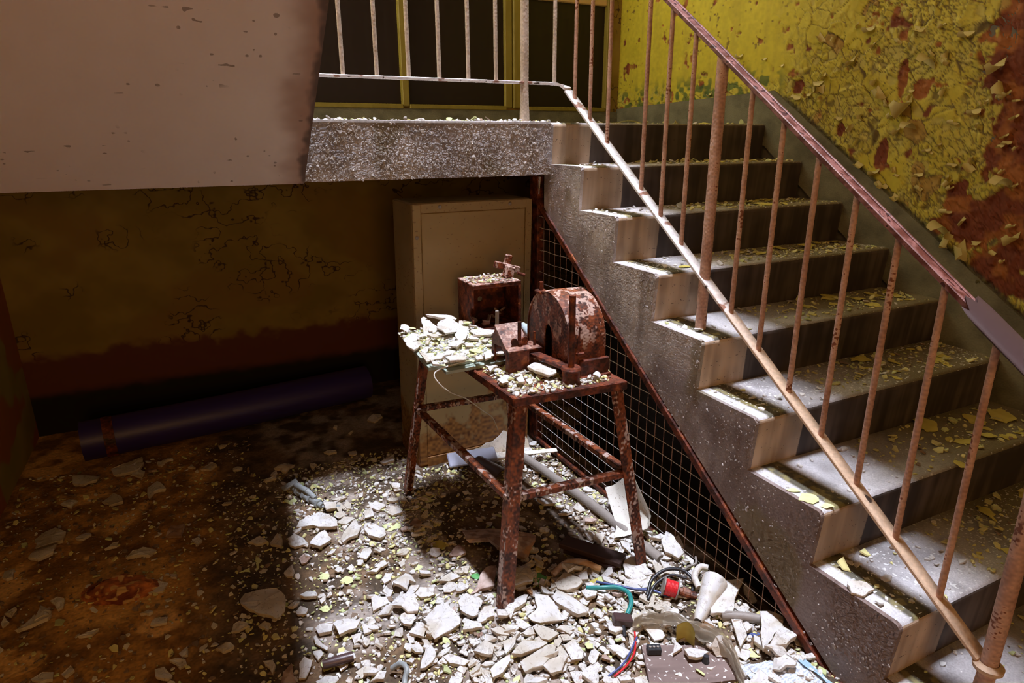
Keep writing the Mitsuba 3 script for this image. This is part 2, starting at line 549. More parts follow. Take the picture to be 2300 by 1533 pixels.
# back wall: solid under the landing, a glazed screen above it
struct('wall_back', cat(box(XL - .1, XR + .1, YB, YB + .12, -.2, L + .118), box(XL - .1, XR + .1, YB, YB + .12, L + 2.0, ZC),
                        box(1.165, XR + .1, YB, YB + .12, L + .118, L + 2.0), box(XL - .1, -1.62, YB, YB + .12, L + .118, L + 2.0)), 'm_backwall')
struct('wall_left', cat(box(XL - .12, XL, YR, .12, -.2, 9), box(XL - .12, XL, 1.18, YB, -.2, 9), box(XL - .12, XL, .12, 1.18, -.2, L + .85), box(XL - .12, XL, .12, 1.18, L + 1.9, 9)), 'm_leftwall')
struct('wall_rear', cat(box(XL, -2.15, YR - .12, YR, -.2, ZC), box(-1.05, XR, YR - .12, YR, -.2, ZC), box(-2.15, -1.05, YR - .12, YR, -.2, .75),
                        box(-2.15, -1.05, YR - .12, YR, 2.05, ZC)), 'm_plain')
struct('ceiling', cat(box(XL, -1.03, YR, -3.9, ZC, ZC + .2), box(.06, XR, YR, YB, ZC, ZC + .2), box(XL, .06, .08, YB, ZC, ZC + .2), box(-1.03, .06, YR, -2.7, ZC, ZC + .2)), 'm_plain')
struct('wall_shaft', cat(box(XL, .23, -4.5, -4.4, ZC, 9), box(.13, .23, -4.4, .18, ZC, 9), box(XL, .23, .08, .18, ZC, 9), box(XL, .23, -4.5, .18, 9, 9.1)), 'm_plain')

# the roof light: a steel frame and its glowing pane
sl = thing('skylight', 'glazed roof light high over the open stairwell', 'skylight')
add('frame', cat(box(-.46, -.42, -1.44, -.16, 8.9, 8.99), box(.00, .04, -1.44, -.16, 8.9, 8.99), box(-.42, .0, -1.44, -1.4, 8.9, 8.99), box(-.42, .0, -.2, -.16, 8.9, 8.99)), 'm_plain', sl)
pane = (np.array([[-.42, -1.4, 8.95], [-.42, -.2, 8.95], [.0, -.2, 8.95], [.0, -1.4, 8.95]], float), np.array([[0, 1, 2], [0, 2, 3]]))
add('pane', pane, 'm_plain', sl, emitter={'type': 'area', 'radiance': rgb(*SKYLIGHT)})

# added fill lamp, built as a window behind the foot of the stairs
add('frame', cat(box(-2.15, -2.10, YR - .10, YR - .02, .75, 2.05), box(-1.10, -1.05, YR - .10, YR - .02, .75, 2.05), box(-2.1, -1.1, YR - .10, YR - .02, .75, .80),
                 box(-2.1, -1.1, YR - .10, YR - .02, 2.0, 2.05), box(-1.62, -1.58, YR - .10, YR - .02, .80, 2.0)), 'm_frame', 'window_2')
for x0, x1 in ((-2.1, -1.62), (-1.58, -1.1)):
    add('pane', (np.array([[x0, YR - .06, .8], [x1, YR - .06, .8], [x1, YR - .06, 2.0], [x0, YR - .06, 2.0]]), np.array([[0, 2, 1], [0, 3, 2]])), 'm_plain', 'window_2', emitter={'type': 'area', 'radiance': rgb(*WARM_FILL)})
labels['window_2'] = {'kind': 'structure', 'label': 'window in the rear wall behind the foot of the stairs'}

# unseen window added at the left end of the landing to light the wall
add('frame', cat(box(XL - .09, XL - .02, .12, .17, L + .85, L + 1.9), box(XL - .09, XL - .02, 1.13, 1.18, L + .85, L + 1.9), box(XL - .09, XL - .02, .17, 1.13, L + .85, L + .90), box(XL - .09, XL - .02, .17, 1.13, L + 1.85, L + 1.9)), 'm_frame', 'window_3')
add('pane', (np.array([[XL - .05, .17, L + .9], [XL - .05, 1.13, L + .9], [XL - .05, 1.13, L + 1.85], [XL - .05, .17, L + 1.85]]), np.array([[0, 1, 2], [0, 2, 3]])), 'm_plain', 'window_3', emitter={'type': 'area', 'radiance': rgb(*WALL_FILL)})
labels['window_3'] = {'kind': 'structure', 'label': 'bright window at the left end of the landing'}

# the glazed screen on the landing: yellow frames, dark panes
Z0 = L + .118
labels['window_1'] = {'kind': 'structure', 'label': 'yellow framed dark glazed screen along the landing'}
for x0, x1, z0, z1, y0 in ((-1.62, -1.56, Z0, L + 2, 0), (-.245, -.205, Z0, L + 2, 0), (.405, .452, Z0, L + 2, .012), (.456, .505, Z0, L + 2, 0), (1.12, 1.165, Z0, L + 2, 0)):
    add('mullion', box(x0, x1, YB - .018 + y0, YB + .06, z0, z1, .004), 'm_frame', 'window_1')
for x0, x1 in ((-1.56, -.245), (-.205, .405), (.505, 1.12)):
    add('sill', box(x0, x1, YB - .022, YB + .06, Z0 - .012, Z0 + .012, .003), 'm_frame', 'window_1')
    add('head', box(x0, x1, YB - .012, YB + .06, L + 1.33, L + 1.39, .003), 'm_frame', 'window_1')
    add('pane', box(x0, x1, YB + .02, YB + .024, Z0 + .012, L + 1.33), 'm_pane', 'window_1')
    add('transom_pane', (np.array([[x0, YB + .02, L + 1.39], [x1, YB + .02, L + 1.39], [x1, YB + .02, L + 2], [x0, YB + .02, L + 2]]), np.array([[0, 1, 2], [0, 2, 3]])), 'm_dark', 'window_1', **({'emitter': {'type': 'area', 'radiance': rgb(*RAKE_FILL)}} if x0 > .45 else {}))  # unseen panes added; the right-hand one is a lamp raking the wall
add('rail', box(.505, 1.12, YB - .004, YB + .05, L + .735, L + .79, .004), 'm_brass', 'window_1')
struct('wall_corridor', cat(box(-1.7, 1.3, 2.4, 2.5, 1.4, 3.6), box(-1.8, -1.7, 1.42, 2.5, 1.4, 3.6), box(1.3, 1.4, 1.42, 2.5, 1.4, 3.6), box(-1.7, 1.3, 1.42, 2.4, 1.38, 1.42), box(-1.7, 1.3, 1.42, 2.4, 2.85, 2.9)), 'm_dark')

# ------------------------------------------------------------------ landing, stair, upper flight
ld = thing('landing', 'grey concrete landing slab over the dark recess, flaking paint on its edge', 'landing')
add('slab', cat(box(XL + .004, 0, .0, YB - .015, L - .212, L), box(.0, XR - .024, .03, YB - .015, L - .212, L - .0005)), 'm_concrete', ld)
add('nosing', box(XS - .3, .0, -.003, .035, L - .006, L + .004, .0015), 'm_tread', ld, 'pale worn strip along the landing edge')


def nose(k, e=.013, r=.016):
    """Points of the rounded nosing of tread k, from above to its riser's foot."""
    y, z = -k * GO, L - k * RISE
    a = np.linspace(0, np.pi / 2, 6)
    arc = [(y + r - r * math.sin(t), z - r + r * math.cos(t)) for t in a]
    return arc + [(y + e, z - RISE)]


st = thing('staircase', 'worn concrete stair climbing from the rubble to the landing', 'stairs')
prof = [(.052, L), ]
for k in range(0, 9):
    prof += nose(k)
prof += [(-2.0 + .013, 0.0), (-1.715, 0.0), (.052, L - .362)]
add('side_string', prism(prof, 'x', .0, .014), 'm_concrete', st, 'flaking grey side of the stair')
for k in range(0, 9):
    y, z = -k * GO, L - k * RISE
    bk = -(k - 1) * GO + .02 if k else .032
    q = nose(k)
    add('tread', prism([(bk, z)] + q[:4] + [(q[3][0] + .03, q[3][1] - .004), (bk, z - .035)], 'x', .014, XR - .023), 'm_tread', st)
    q2 = q[3:]
    add('riser', prism(q2 + [(q2[-1][0] + .05, q2[-1][1]), (q2[0][0] + .05, q2[0][1] - .002)], 'x', .014, XR - .023), 'm_riser', st)
add('waist_slab', prism([(.032, L - .225), (.032, L - .362), (-1.70, 0.0), (-1.90, 0.0), (-1.90, .015), (-.02, L - .235)], 'x', .014, XR - .023), 'm_concrete', st)

uf = thing('upper_flight', 'pale plastered underside of the flight climbing left over the floor, brown along its edge', 'stairs')
up = [(0.0, L - .212), (0.02, L - .01)]
for k in range(15):
    up += [(-k * .25 + .02, L + (k + 1) * .163), (-(k + 1) * .25 + .02, L + (k + 1) * .163)]
up += [(-3.74, L - .212 + .692 * (3.74 - .075)), (-.075, L - .212)]
add('flight_slab', prism(up, 'x', XL + .004, XS), 'm_soffit', uf)

# ------------------------------------------------------------------ right-hand wall: plaster under layers of peeling yellow paint
def skirt_z(y):
    return np.where(np.asarray(y) > -.03, L + .155 - .03 * sm(0, 1.3, y), L + .155 + .672 * (np.asarray(y) + .03))


NY, NZ = 640, 400
yy = np.linspace(-1.90, YB, NY)
tt = np.linspace(0, 1, NZ)
Yg, Tg = np.meshgrid(yy, tt)
zlo, zhi = skirt_z(Yg) - .03, np.where(Yg < -.9, L + .62, L + 1.0) + 0 * Yg
zhi = L + 1.30 + 0 * Yg
Zg = zlo + (zhi - zlo) * Tg
wy = Yg + .035 * (nz(Yg, Zg, 1, 9, 2, 21) - .5) + .012 * (nz(Yg, Zg, 1, 40, 2, 23) - .5)
wz = Zg + .035 * (nz(Yg, Zg, 4, 9, 2, 22) - .5) + .012 * (nz(Yg, Zg, 4, 40, 2, 24) - .5)


def cells(n, seed):
    r = np.random.default_rng(seed)
    c = np.stack([r.uniform(-2.0, 1.4, n), r.uniform(.2, 2.7, n)], 1)
    d, i = cKDTree(c).query(np.stack([wy, wz], -1).reshape(-1, 2), k=2)
    rr = r.random((n, 4))
    sh = Yg.shape
    return d[:, 0].reshape(sh), (d[:, 1] - d[:, 0]).reshape(sh), rr[i[:, 0]].reshape(sh + (4,)), c[i[:, 0]].reshape(sh + (2,))


d1, e1, r1, c1 = cells(2600, 5)        # plates about 5 cm across
d2, e2, r2, c2 = cells(14000, 6)       # crumbs about 2 cm across
crack = sm(.02, -.32, Yg + .25 * (nz(Yg, Zg, 0, 3, 3, 31) - .5)) + .75 * sm(.24, .17, Zg - L + .05 * (nz(Yg, Zg, 2, 8, 2, 9) - .5))
crack = np.clip(crack, 0, 1)
patch = sm(.34, .52, nz(Yg, Zg, 5, 4.5, 3, 33))     # where the paint flakes finely
red = np.zeros_like(Yg)
for cy, cz, ry, rz, a in ((-1.10, 1.75, .13, .17, 0), (-1.14, 1.45, .10, .22, 0), (-1.06, 1.16, .14, .10, 0), (-1.17, 1.02, .09, .09, 0), (-.172, 1.69, .03, .028, 0),
                          (-.64, 1.39, .03, .06, 0), (-.68, 1.70, .022, .07, 0), (-.76, 1.64, .035, .04, 0), (-1.35, 1.2, .2, .4, 0), (-.97, 1.26, .035, .05, 0), (-1.0, 1.7, .03, .03, 0), (-.42, 1.5, .02, .03, 0)):
    red = np.maximum(red, 1.25 - np.hypot((Yg - cy) / ry, (Zg - cz) / rz))
red = red + .75 * (nz(Yg, Zg, 7, 20, 3, 35) - .5) + .25 * (r1[..., 0] - .5)
redm = sm(.18, .26, red)
peel2 = (r2[..., 1] < .22 * patch).astype(float) * crack
line2 = sm(.0034, .0008, e2) * crack * patch
line1 = sm(.0040, .0010, e1) * crack * (r1[..., 3] > .35)
tear = crack * (r1[..., 1] < .03)
spots = sm(.74, .79, nz(Yg, Zg, 3, 55, 2, 41)) * (1 - crack) * sm(.52, .6, nz(Yg, Zg, 3, 5, 2, 42))
curl1 = np.clip(d1 / .05, 0, 1) ** 2 * (r1[..., 2] - .25)
curl2 = np.clip(d2 / .02, 0, 1) ** 2 * (r2[..., 2] - .2) + 26 * ((wy - c2[..., 0]) * (r2[..., 0] - .5) + (wz - c2[..., 1]) * (r2[..., 3] - .35))
curl1 = curl1 + 10 * ((wy - c1[..., 0]) * (r1[..., 0] - .5) + (wz - c1[..., 1]) * (r1[..., 2] - .35))
relief = .0006 * nz(Yg, Zg, 0, 22, 2, 50) + crack * (.0085 * curl1 + .0085 * curl2 * (.3 + .7 * patch) - .0045 * np.maximum(line1, line2)) - .0022 * peel2 - .0025 * tear - .0035 * redm - .0012 * spots
relief += .012 * crack * (nz(Yg, Zg, 0, 4, 2, 51) - .5)
n1, n2 = nz(Yg, Zg, 0, 7, 3, 61)[..., None], nz(Yg, Zg, 0, 60, 2, 62)[..., None]
mixc = lambda a, b, t: np.asarray(a) * (1 - np.asarray(t)) + np.asarray(b) * np.asarray(t)
col = mixc([.44, .37, .015], [.54, .47, .035], n1)
col = mixc(col, [.50, .45, .12], (crack * (.25 + .5 * patch))[..., None] * n1)
streak = sm(.5, .8, nz(Yg, Zg * .06, 2, 30, 2, 63)) * (1 - crack)
col = mixc(col, [.40, .33, .03], (.5 * streak)[..., None])
col = mixc(col, [.46, .40, .10], (peel2 * .8)[..., None])
col = mixc(col, [.36, .22, .05], (tear * .9)[..., None])
rust = mixc([.15, .030, .008], [.30, .10, .02], sm(.4, .65, nz(Yg, Zg, 2, 18, 3, 64))[..., None])
col = mixc(col, rust, redm[..., None])
col = mixc(col, [.10, .065, .02], (np.maximum(.95 * line1, .75 * line2) * (1 - redm))[..., None])
col = mixc(col, [.16, .10, .02], (spots * .9)[..., None])
mould = sm(.10, .0, Zg - skirt_z(Yg) - .06) * sm(-.12, .0, Yg) * sm(.5, .62, nz(Yg, Zg, 1, 30, 2, 66))
col = mixc(col, [.035, .09, .02], (mould * .8)[..., None])
seam = sm(.028, .006, Zg - skirt_z(Yg)) * sm(-.03, -.12, Yg)
col = mixc(col, [.035, .028, .012], (seam * .9)[..., None]) * (.88 + .24 * n2)
wv = np.stack([XR - .012 - relief, Yg, Zg], -1).reshape(-1, 3)
wf = grid(NY, NZ)
wallr = add('painted_face', (wv, wf), 'm_vertex', 'wall_right', smooth=True, color=np.clip(col, 0, 1).reshape(-1, 3))
add('masonry', box(XR, XR + .12, YR, YB, -.2, ZC), 'm_plain', 'wall_right')
labels['wall_right'] = {'kind': 'structure', 'label': 'yellow painted wall beside the stair with cracked and peeling paint'}


def curl_flake(y, z, size, ang, R, w=.7, tip=.35, twist=0.0):
    """A tongue of paint: stuck to the wall along one edge, rolled outwards from it."""
    n = 9
    u, v = np.meshgrid(np.linspace(-.5, .5, 7), np.linspace(0, 1, n))
    wid = size * w * (1 - (1 - tip) * v) * (1 + .18 * np.sin(9 * v + y * 40))
    th = v * size / R + twist * u
    along, out = R * np.sin(th), R * (1 - np.cos(th)) + .004
    ca, sa = math.cos(ang), math.sin(ang)
    a, b = u * wid, along
    front = np.stack([XR - .014 - out, y + a * ca - b * sa, z + a * sa + b * ca], -1).reshape(-1, 3)
    nr = np.stack([np.cos(th), 0 * th, 0 * th], -1).reshape(-1, 3)
    back = front + nr * .0018
    f = grid(7, n)
    k = len(front)
    edge = list(range(7)) + [7 * i + 6 for i in range(1, n)] + [7 * (n - 1) + i for i in range(5, -1, -1)] + [7 * i for i in range(n - 2, 0, -1)]
    sides = []
    for i in range(len(edge)):
        p, q = edge[i], edge[(i + 1) % len(edge)]
        sides += [[p, q, q + k], [p, q + k, p + k]]
    return np.vstack([front, back]), np.vstack([f, f[:, ::-1] + k, np.array(sides)])


m = lambda *a: add('paint_curl', curl_flake(*a), 'm_paintcurl', 'wall_right', smooth=40)
B['m_paintcurl'] = pr(rgb(.50, .43, .16), .6)
for a in ((-.70, 1.585, .115, 2.3, .030, .9, .25), (-.765, 1.735, .085, .6, .03, .9, .3), (-.60, 1.645, .075, 4.0, .022, .8, .3), (-.74, 1.50, .07, .2, .022, .8, .4),
          (-1.02, 1.71, .09, 2.6, .03, .8, .3), (-1.05, 1.62, .07, 1.2, .02, .9, .4), (-.98, 1.56, .06, 3.0, .02, .8, .3), (-1.12, 1.30, .09, .3, .03, .8, .3),
          (-.165, 1.655, .05, 3.4, .018, 1.1, .5), (-.235, 1.66, .035, 3.0, .015, .9, .3), (-.30, 1.73, .04, 2.2, .02, .8, .4), (-.93, 1.115, .10, .5, .035, .8, .3),
          (-.985, 1.075, .075, 5.0, .02, .9, .4), (-1.05, 1.05, .09, 4.4, .025, .9, .4), (-.55, 1.36, .05, 3.6, .018, .9, .3), (-.62, 1.33, .055, 2.7, .018, .8, .3),
          (-.66, 1.28, .05, 3.9, .015, .8, .4), (-.43, 1.78, .05, 2.5, .02, .9, .4), (-.90, 1.83, .06, 3.2, .02, .8, .4), (-.5, 1.9, .06, 3.0, .02, .8, .3),
          (.32, 1.90, .035, 3.3, .012, .8, .3), (.22, 1.87, .05, 2.9, .015, .7, .3), (.05, 1.84, .03, 3.2, .012, .7, .3), (-.06, 1.80, .025, 3.0, .012, .8, .3), (.42, 1.70, .04, 2.8, .015, .7, .2),
          (-1.16, 1.57, .06, 2.0, .02, .9, .3), (-1.19, 1.12, .07, 2.4, .02, .9, .4), (-.83, 1.42, .035, 3.0, .012, .9, .4)):
    m(*a)
rk = np.random.default_rng(19)
for _ in range(70):
    y_ = rk.uniform(-1.2, -.25)
    z_ = float(skirt_z(y_)) + rk.uniform(.02, .75)
    if z_ > 1.95:
        continue
    s_ = rk.uniform(.018, .045)
    m(y_, z_, s_, rk.normal(2.9, .8), s_ * rk.uniform(.22, .5), rk.uniform(.7, 1.3), rk.uniform(.3, .6))

sk = [(-1.95, float(skirt_z(-1.95))), (-.03, L + .155), (YB, L + .125), (YB, L - .1), (0, L - .1), (-2.0, -.05), (-2.2, -.05), (-2.2, .02)]
struct('baseboard_right', prism(sk, 'x', XR - .022, XR), 'm_skirt', label='grey painted string board along the wall beside the stair')
struct('baseboard_back', box(-1.05, XR - .022, YB - .014, YB, L, L + .106), 'm_skirt', label='olive painted upstand under the glazed screen')

# ------------------------------------------------------------------ railing
XB, YL = .09, .06
rail_z = lambda y: L + .163 + .70 * (y - YL)
hand_z = lambda y: L + .072 + .715 * (y + 1.015)
rg = thing('stair_railing', 'pinkish rust-flecked steel railing down the open side of the stair', 'railing')
add('bottom_rail', cat(bar((XS + .01, YL, L + .157), (XB - .055, YL, L + .157), .030, .010, c=.002)), 'm_flat', rg, 'flat grey bar along the landing')
turn = [(XB - .055 + .05 * math.sin(t), YL - .05 + .05 * math.cos(t), L + .157 - .022 * (1 - math.cos(t))) for t in np.linspace(0, np.pi / 2, 7)]
add('rail_bend', cat(*[bar(turn[i], turn[i + 1], .036, .010) for i in range(6)]), 'm_flat', rg)
add('bottom_rail', bar((XB, YL - .045, rail_z(YL - .045) - .005), (XB, -1.885, rail_z(-1.885) - .005), .040, .011, c=.002), 'm_flat', rg, 'flat cream bar, scabbed with rust, sloping down the stair')
for y in (-.04, -.159, -.289, -.522, -.642, -.762, -1.020, -1.145, -1.272, -1.397, -1.522, -1.647, -1.773):
    add('baluster', cyl((XB, y, rail_z(y) - .004), (XB, y, hand_z(y) + .004), .0078, 12), 'm_rail', rg, smooth=40)
for x in (-.960, -.837, -.711, -.588, -.465, -.343, -.223, .048):
    add('baluster', cyl((x, YL, L + .16), (x, YL, L + .92), .0082, 12), 'm_rail', rg, smooth=40)
for x, y, z0, z1 in ((-.985, YL, L, L + .92), (-.093, YL, L, L + .92), (XB, -.889, L - 4 * RISE, hand_z(-.889) + .004), (XB, -1.902, L - 8 * RISE, hand_z(-1.902) + .004)):
    w = nz(0, 0, np.linspace(0, 9, 14), 3, 2, int(100 * abs(y)))
    add('post', tube([(x, y, z) for z in np.linspace(z0, z1, 14)], .0165 + .0022 * w * (1 + 2 * (np.arange(14) < 2)), 14), 'm_rail', rg, smooth=40)
add('collar', lathe([(.020, -.010), (.030, -.006), (.031, .004), (.019, .012)], 18), 'm_flat', rg)
scene[rg + '__collar']['to_world'] = T().translate([XB, -1.902, rail_z(-1.90) - .004])
hp, hq = np.array([XB, -.10, hand_z(-.10) + .006]), np.array([XB, -1.93, hand_z(-1.93) + .006])
o = np.array([0, .5817, .8134]) * .008
add('handrail', cat(bar(hp, hq, .040, .010, c=.002), *[shift(bar(hp, hq, .008, .012, c=.002), o + [s, 0, 0]) for s in (-.016, .016)]), 'm_handrail', rg, 'rusty channel bared of its plastic cap')
add('handrail', cat(bar((XS, YL, L + .925), (XB, YL, L + .925), .040, .012, c=.002), bar((XB, YL, L + .925), hp, .040, .012, c=.002)), 'm_handrail', rg)
# what is left of the cap: a brown C-shaped sleeve at the foot of the rail
u = np.linspace(-2.5, 2.5, 17)
cp = np.stack([.047 * np.sin(u) * np.where(np.abs(u) > 2, .8, 1), .036 * np.cos(u)], 1)
path, nrm = [], []
for t in np.linspace(0, 1, 14):
    y = -1.722 - .40 * t
    drop = .10 * max(0, t - .55) ** 1.5
    path.append((XB, y, hand_z(y) + .010 - drop))
vs = []
for i, (x, y, z) in enumerate(path):
    jag = .010 * math.sin(5 * 1) if i == 0 else 0
    for k, (a, b) in enumerate(cp):
        e = (.012 * math.sin(2.1 * k) - .006) if i == 0 else 0
        vs.append((x + a, y + e - b * .58 * -1, z + b * .81 + e * .7))
vs = np.array(vs)
inner = vs - np.array([XB, 0, 0])
inner = inner * [.88, 1, 1] + [XB, .0018, -.0025]
f = grid(17, 14)
add('handrail_cap', (np.vstack([vs, inner]), np.vstack([f, f[:, ::-1] + len(vs)])), 'm_brown', rg, 'torn brown plastic handrail cap', smooth=50)

# ------------------------------------------------------------------ wire mesh under the stair
ms = thing('wire_mesh_screen', 'square wire mesh in a rusty angle-iron frame closing the space under the stair', 'mesh screen')
low = lambda y: L - .395 + .676 * y - .012
XM = .006
add('frame_post', box(-.004, .028, .105, .180, .02, L - .22, .003), 'm_rust', ms)
add('frame_rail', bar((XM, .12, low(.12)), (XM, -1.66, low(-1.66)), .026, .030, c=.003), 'm_rust', ms, 'rusty sloping rail under the stair edge')
add('frame_rail', bar((XM, .12, .030), (XM, -1.66, .062), .022, .020, c=.003), 'm_rust', ms)
add('gusset', prism([(.105, L - .225), (.09, L - .225), (.105, L - .30)], 'x', .0, .004), 'm_flat', ms, 'pale triangular gusset at the post head')
r = np.random.default_rng(4)
for k in range(-1, 24):
    z = L - .449 - .0503 * k
    if z < .05:
        continue
    lo_y = max(-1.62, (z - L + .407) / .676)
    pp = [(XM + .0015 * math.sin(3 * j + k), .12 + (lo_y - .12) * j / 8, z + .0016 * math.sin(1.7 * j + 2 * k)) for j in range(9)]
    add('wire', tube(pp, .0013, 5), 'm_wire', ms)
for k in range(0, 35):
    y = .067 - .0503 * k
    zt = low(y)
    if zt < .09 or y < -1.6:
        continue
    add('wire', tube([(XM + .003, y, zt), (XM + .0045, y + .001 * math.sin(k), (zt + .05) / 2), (XM + .003, y, .05)], .0015, 5), 'm_wirerust', ms)

struct('wall_understair', cat(prism([(.20, .0), (.20, L - .30), (-1.66, .02), (-1.66, .0)], 'x', .34, .36), box(.03, .34, -1.66, .20, -.02, .002)), 'm_dark')  # added near-black lining standing in for the deep shade under the stair

# ------------------------------------------------------------------ cabinet and pipe in the recess
cb = thing('metal_cabinet', 'tall cream metal cabinet, rusted along its foot, under the landing', 'cabinet')
cx0, cx1, cy0, cy1, cz1 = -.608, -.052, .107, .40, 1.213
lean = np.eye(4)
lean[0, 2] = .018
body = box(cx0, cx1, cy0 + .012, cy1, .0, cz1, .006)
add('body', xf(body, lean), 'm_cabinet', cb)
add('face_frame', xf(cat(box(cx0, cx0 + .036, cy0, cy0 + .014, .02, cz1 - .002, .002), box(cx1 - .030, cx1, cy0, cy0 + .014, .02, cz1 - .002, .002),
                         box(cx0 + .036, cx1 - .03, cy0, cy0 + .014, cz1 - .040, cz1 - .002, .002), box(cx0 + .036, cx1 - .03, cy0, cy0 + .014, .0, .055, .002)), lean), 'm_cabinet', cb)
add('panel', xf(box(cx0 + .039, cx1 - .033, cy0 + .005, cy0 + .016, .058, cz1 - .043, .002), lean), 'm_cabinet', cb)
for x, z in ((cx0 + .12, cz1 - .018), (cx1 - .11, cz1 - .018), (cx0 + .016, cz1 - .14), (cx0 + .014, .36)):
    add('screw', xf(shift(xf(lathe([(0, .004), (.006, .004), (.0085, .001), (.0085, 0)], 12), rotm([1, 0, 0], 90)), (x, cy0, z)), lean), 'm_conduit', cb)
pp = thing('floor_pipe', 'dark blue pipe lying along the foot of the back wall', 'pipe')
add('pipe', tube([(-2.02, .90, .105), (-1.4, .955, .11), (-.62, 1.06, .115)], .095, 24), 'm_pipe', pp, smooth=40)
add('band', tube([(-1.93, .905, .106), (-1.885, .910, .1064)], .0985, 24), 'm_rust', pp, 'rusty band round the pipe', smooth=40)

# ------------------------------------------------------------------ the rusty stand and the machine on it
FT = {'a': (-.744, -.064), 'b': (-.691, -.955), 'c': (-.133, -.979), 'd': (-.186, -.089)}
TP = {'a': (-.634, -.10), 'b': (-.600, -.880), 'c': (-.240, -.912), 'd': (-.27, -.13)}
ZT = .722


def legpt(k, z):
    t = (z - .012) / (ZT - .012)
    return np.array([FT[k][0] * (1 - t) + TP[k][0] * t, FT[k][1] * (1 - t) + TP[k][1] * t, z])


def angle(p, q, d1, d2, w=.042, t=.005):
    """An angle-iron bar: its corner runs from p to q, its flanges along d1 and d2."""
    d1, d2 = np.asarray(d1, float), np.asarray(d2, float)
    l = [(0, 0), (w, 0), (w, t), (t, t), (t, w), (0, w)]
    v = np.array([np.asarray(o) + a * d1 + b * d2 for o in (p, q) for a, b in l])
    f = [[i, (i + 1) % 6, (i + 1) % 6 + 6] for i in range(6)] + [[i, (i + 1) % 6 + 6, i + 6] for i in range(6)]
    cap = [[0, 1, 2], [0, 2, 3], [0, 3, 4], [0, 4, 5]]
    f += [c[::-1] for c in cap] + [[x + 6 for x in c] for c in cap]
    return v, np.array(f)


sd = thing('work_stand', 'rusty angle-iron stand with splayed legs in the middle of the rubble', 'stand')
for k, sx, sy in (('a', 1, -1), ('b', 1, 1), ('c', -1, 1), ('d', -1, -1)):
    add('leg', angle(legpt(k, .004), legpt(k, ZT - .004), (sx, 0, .0), (0, sy, 0)), 'm_ruststand', sd)
for i, j in (('a', 'b'), ('b', 'c'), ('c', 'd'), ('d', 'a')):
    p, q = legpt(i, .40), legpt(j, .40)
    c = (legpt('a', .4) + legpt('c', .4)) / 2
    p, q = p + (c - p) * [.05, .04, 0], q + (c - q) * [.05, .04, 0]
    add('stretcher', bar(p, q, .026, .024, c=.003), 'm_ruststand', sd)
pl = [(TP[k][0] + .012 * s[0], TP[k][1] + .012 * s[1]) for k, s in (('a', (-1, 1)), ('b', (-1, -1)), ('c', (1, -1)), ('d', (1, 1)))]
add('top_plate', prism(pl, 'z', ZT, ZT + .006), 'm_rust', sd, 'rust-scaled steel top')
for i in range(4):
    p, q = pl[i], pl[(i + 1) % 4]
    add('apron', bar((*p, ZT - .008), (*q, ZT - .008), .006, .026, c=.001), 'm_rust', sd)
ZP = ZT + .006

# two sheets of glass laid over the left half of the top
for k, (q, z) in enumerate((([(-.745, -.155), (-.772, -.585), (-.48, -.565), (-.44, -.13)], ZP + .013), ([(-.70, -.17), (-.722, -.612), (-.47, -.602), (-.45, -.15)], ZP + .001))):
    g = thing('glass_sheet', ('greenish glass sheet buried under flaked plaster on the stand', 'lower glass sheet sticking out under the littered one on the stand')[k], 'glass sheet')
    add('sheet', prism(q, 'z', z, z + (.011 if k == 0 else .010)), 'm_glassedge', g)
ZG = ZP + .0245

# the open steel box
bx = thing('steel_box', 'open-fronted rusty steel box full of broken bits at the back of the stand', 'box')
x0, x1, y0, y1, z0, z1 = -.449, -.238, -.192, -.030, ZP + .0, .915
side = Polygon([(y0, z0), (y0, .772), (y0 + .022, .779), (y0 + .036, .795), (y0 + .030, .817), (y0, .822), (y0, z1), (y1, z1), (y1, z0)])
add('side', prism(side, 'x', x0, x0 + .004), 'm_rust', bx)
add('side', box(x1 - .004, x1, y0, y1, z0, z1), 'm_rust', bx)
back = Polygon([(x0, z0), (x1, z0), (x1, z1), (x0, z1)]).difference(Polygon([(-.352 + .011 * math.cos(t), .818 + .011 * math.sin(t)) for t in np.linspace(0, 2 * np.pi, 18)[:-1]]))
add('back', prism(back, 'y', y1 - .004, y1), 'm_rust', bx)
add('lid', box(x0 - .001, x1 + .001, y0 - .004, y1, z1 - .004, z1 + .003, .002), 'm_rustpaint', bx)
add('floor', box(x0, x1, y0, y1, z0, z0 + .003), 'm_rust', bx)
add('front_lip', cat(box(x0, x1, y0 - .003, y0, z1 - .016, z1), box(x1 - .012, x1, y0 - .003, y0, z0, z1 - .016)), 'm_rust', bx)
cl = thing('clamp', 'small rusty clamp lying on top of the steel box', 'clamp')
tl = rotm([0, 1, 0], 17)
add('block', shift(xf(box(-.018, .018, -.02, .02, -.024, .026, .004), tl), (-.262, -.13, z1 + .027)), 'm_rustpaint', cl)
add('cross_bar', shift(xf(box(-.060, .062, -.008, .008, -.015, .013, .004), tl), (-.258, -.105, z1 + .045)), 'm_rustpaint', cl)
add('upright', shift(xf(box(-.017, .017, -.006, .006, -.02, .032, .005), tl), (-.250, -.092, z1 + .062)), 'm_rustpaint', cl)
add('pin', xf(cyl((-.225, -.135, z1 + .022), (-.192, -.137, z1 + .010), .0065, 12), np.eye(4)), 'm_rust', cl)

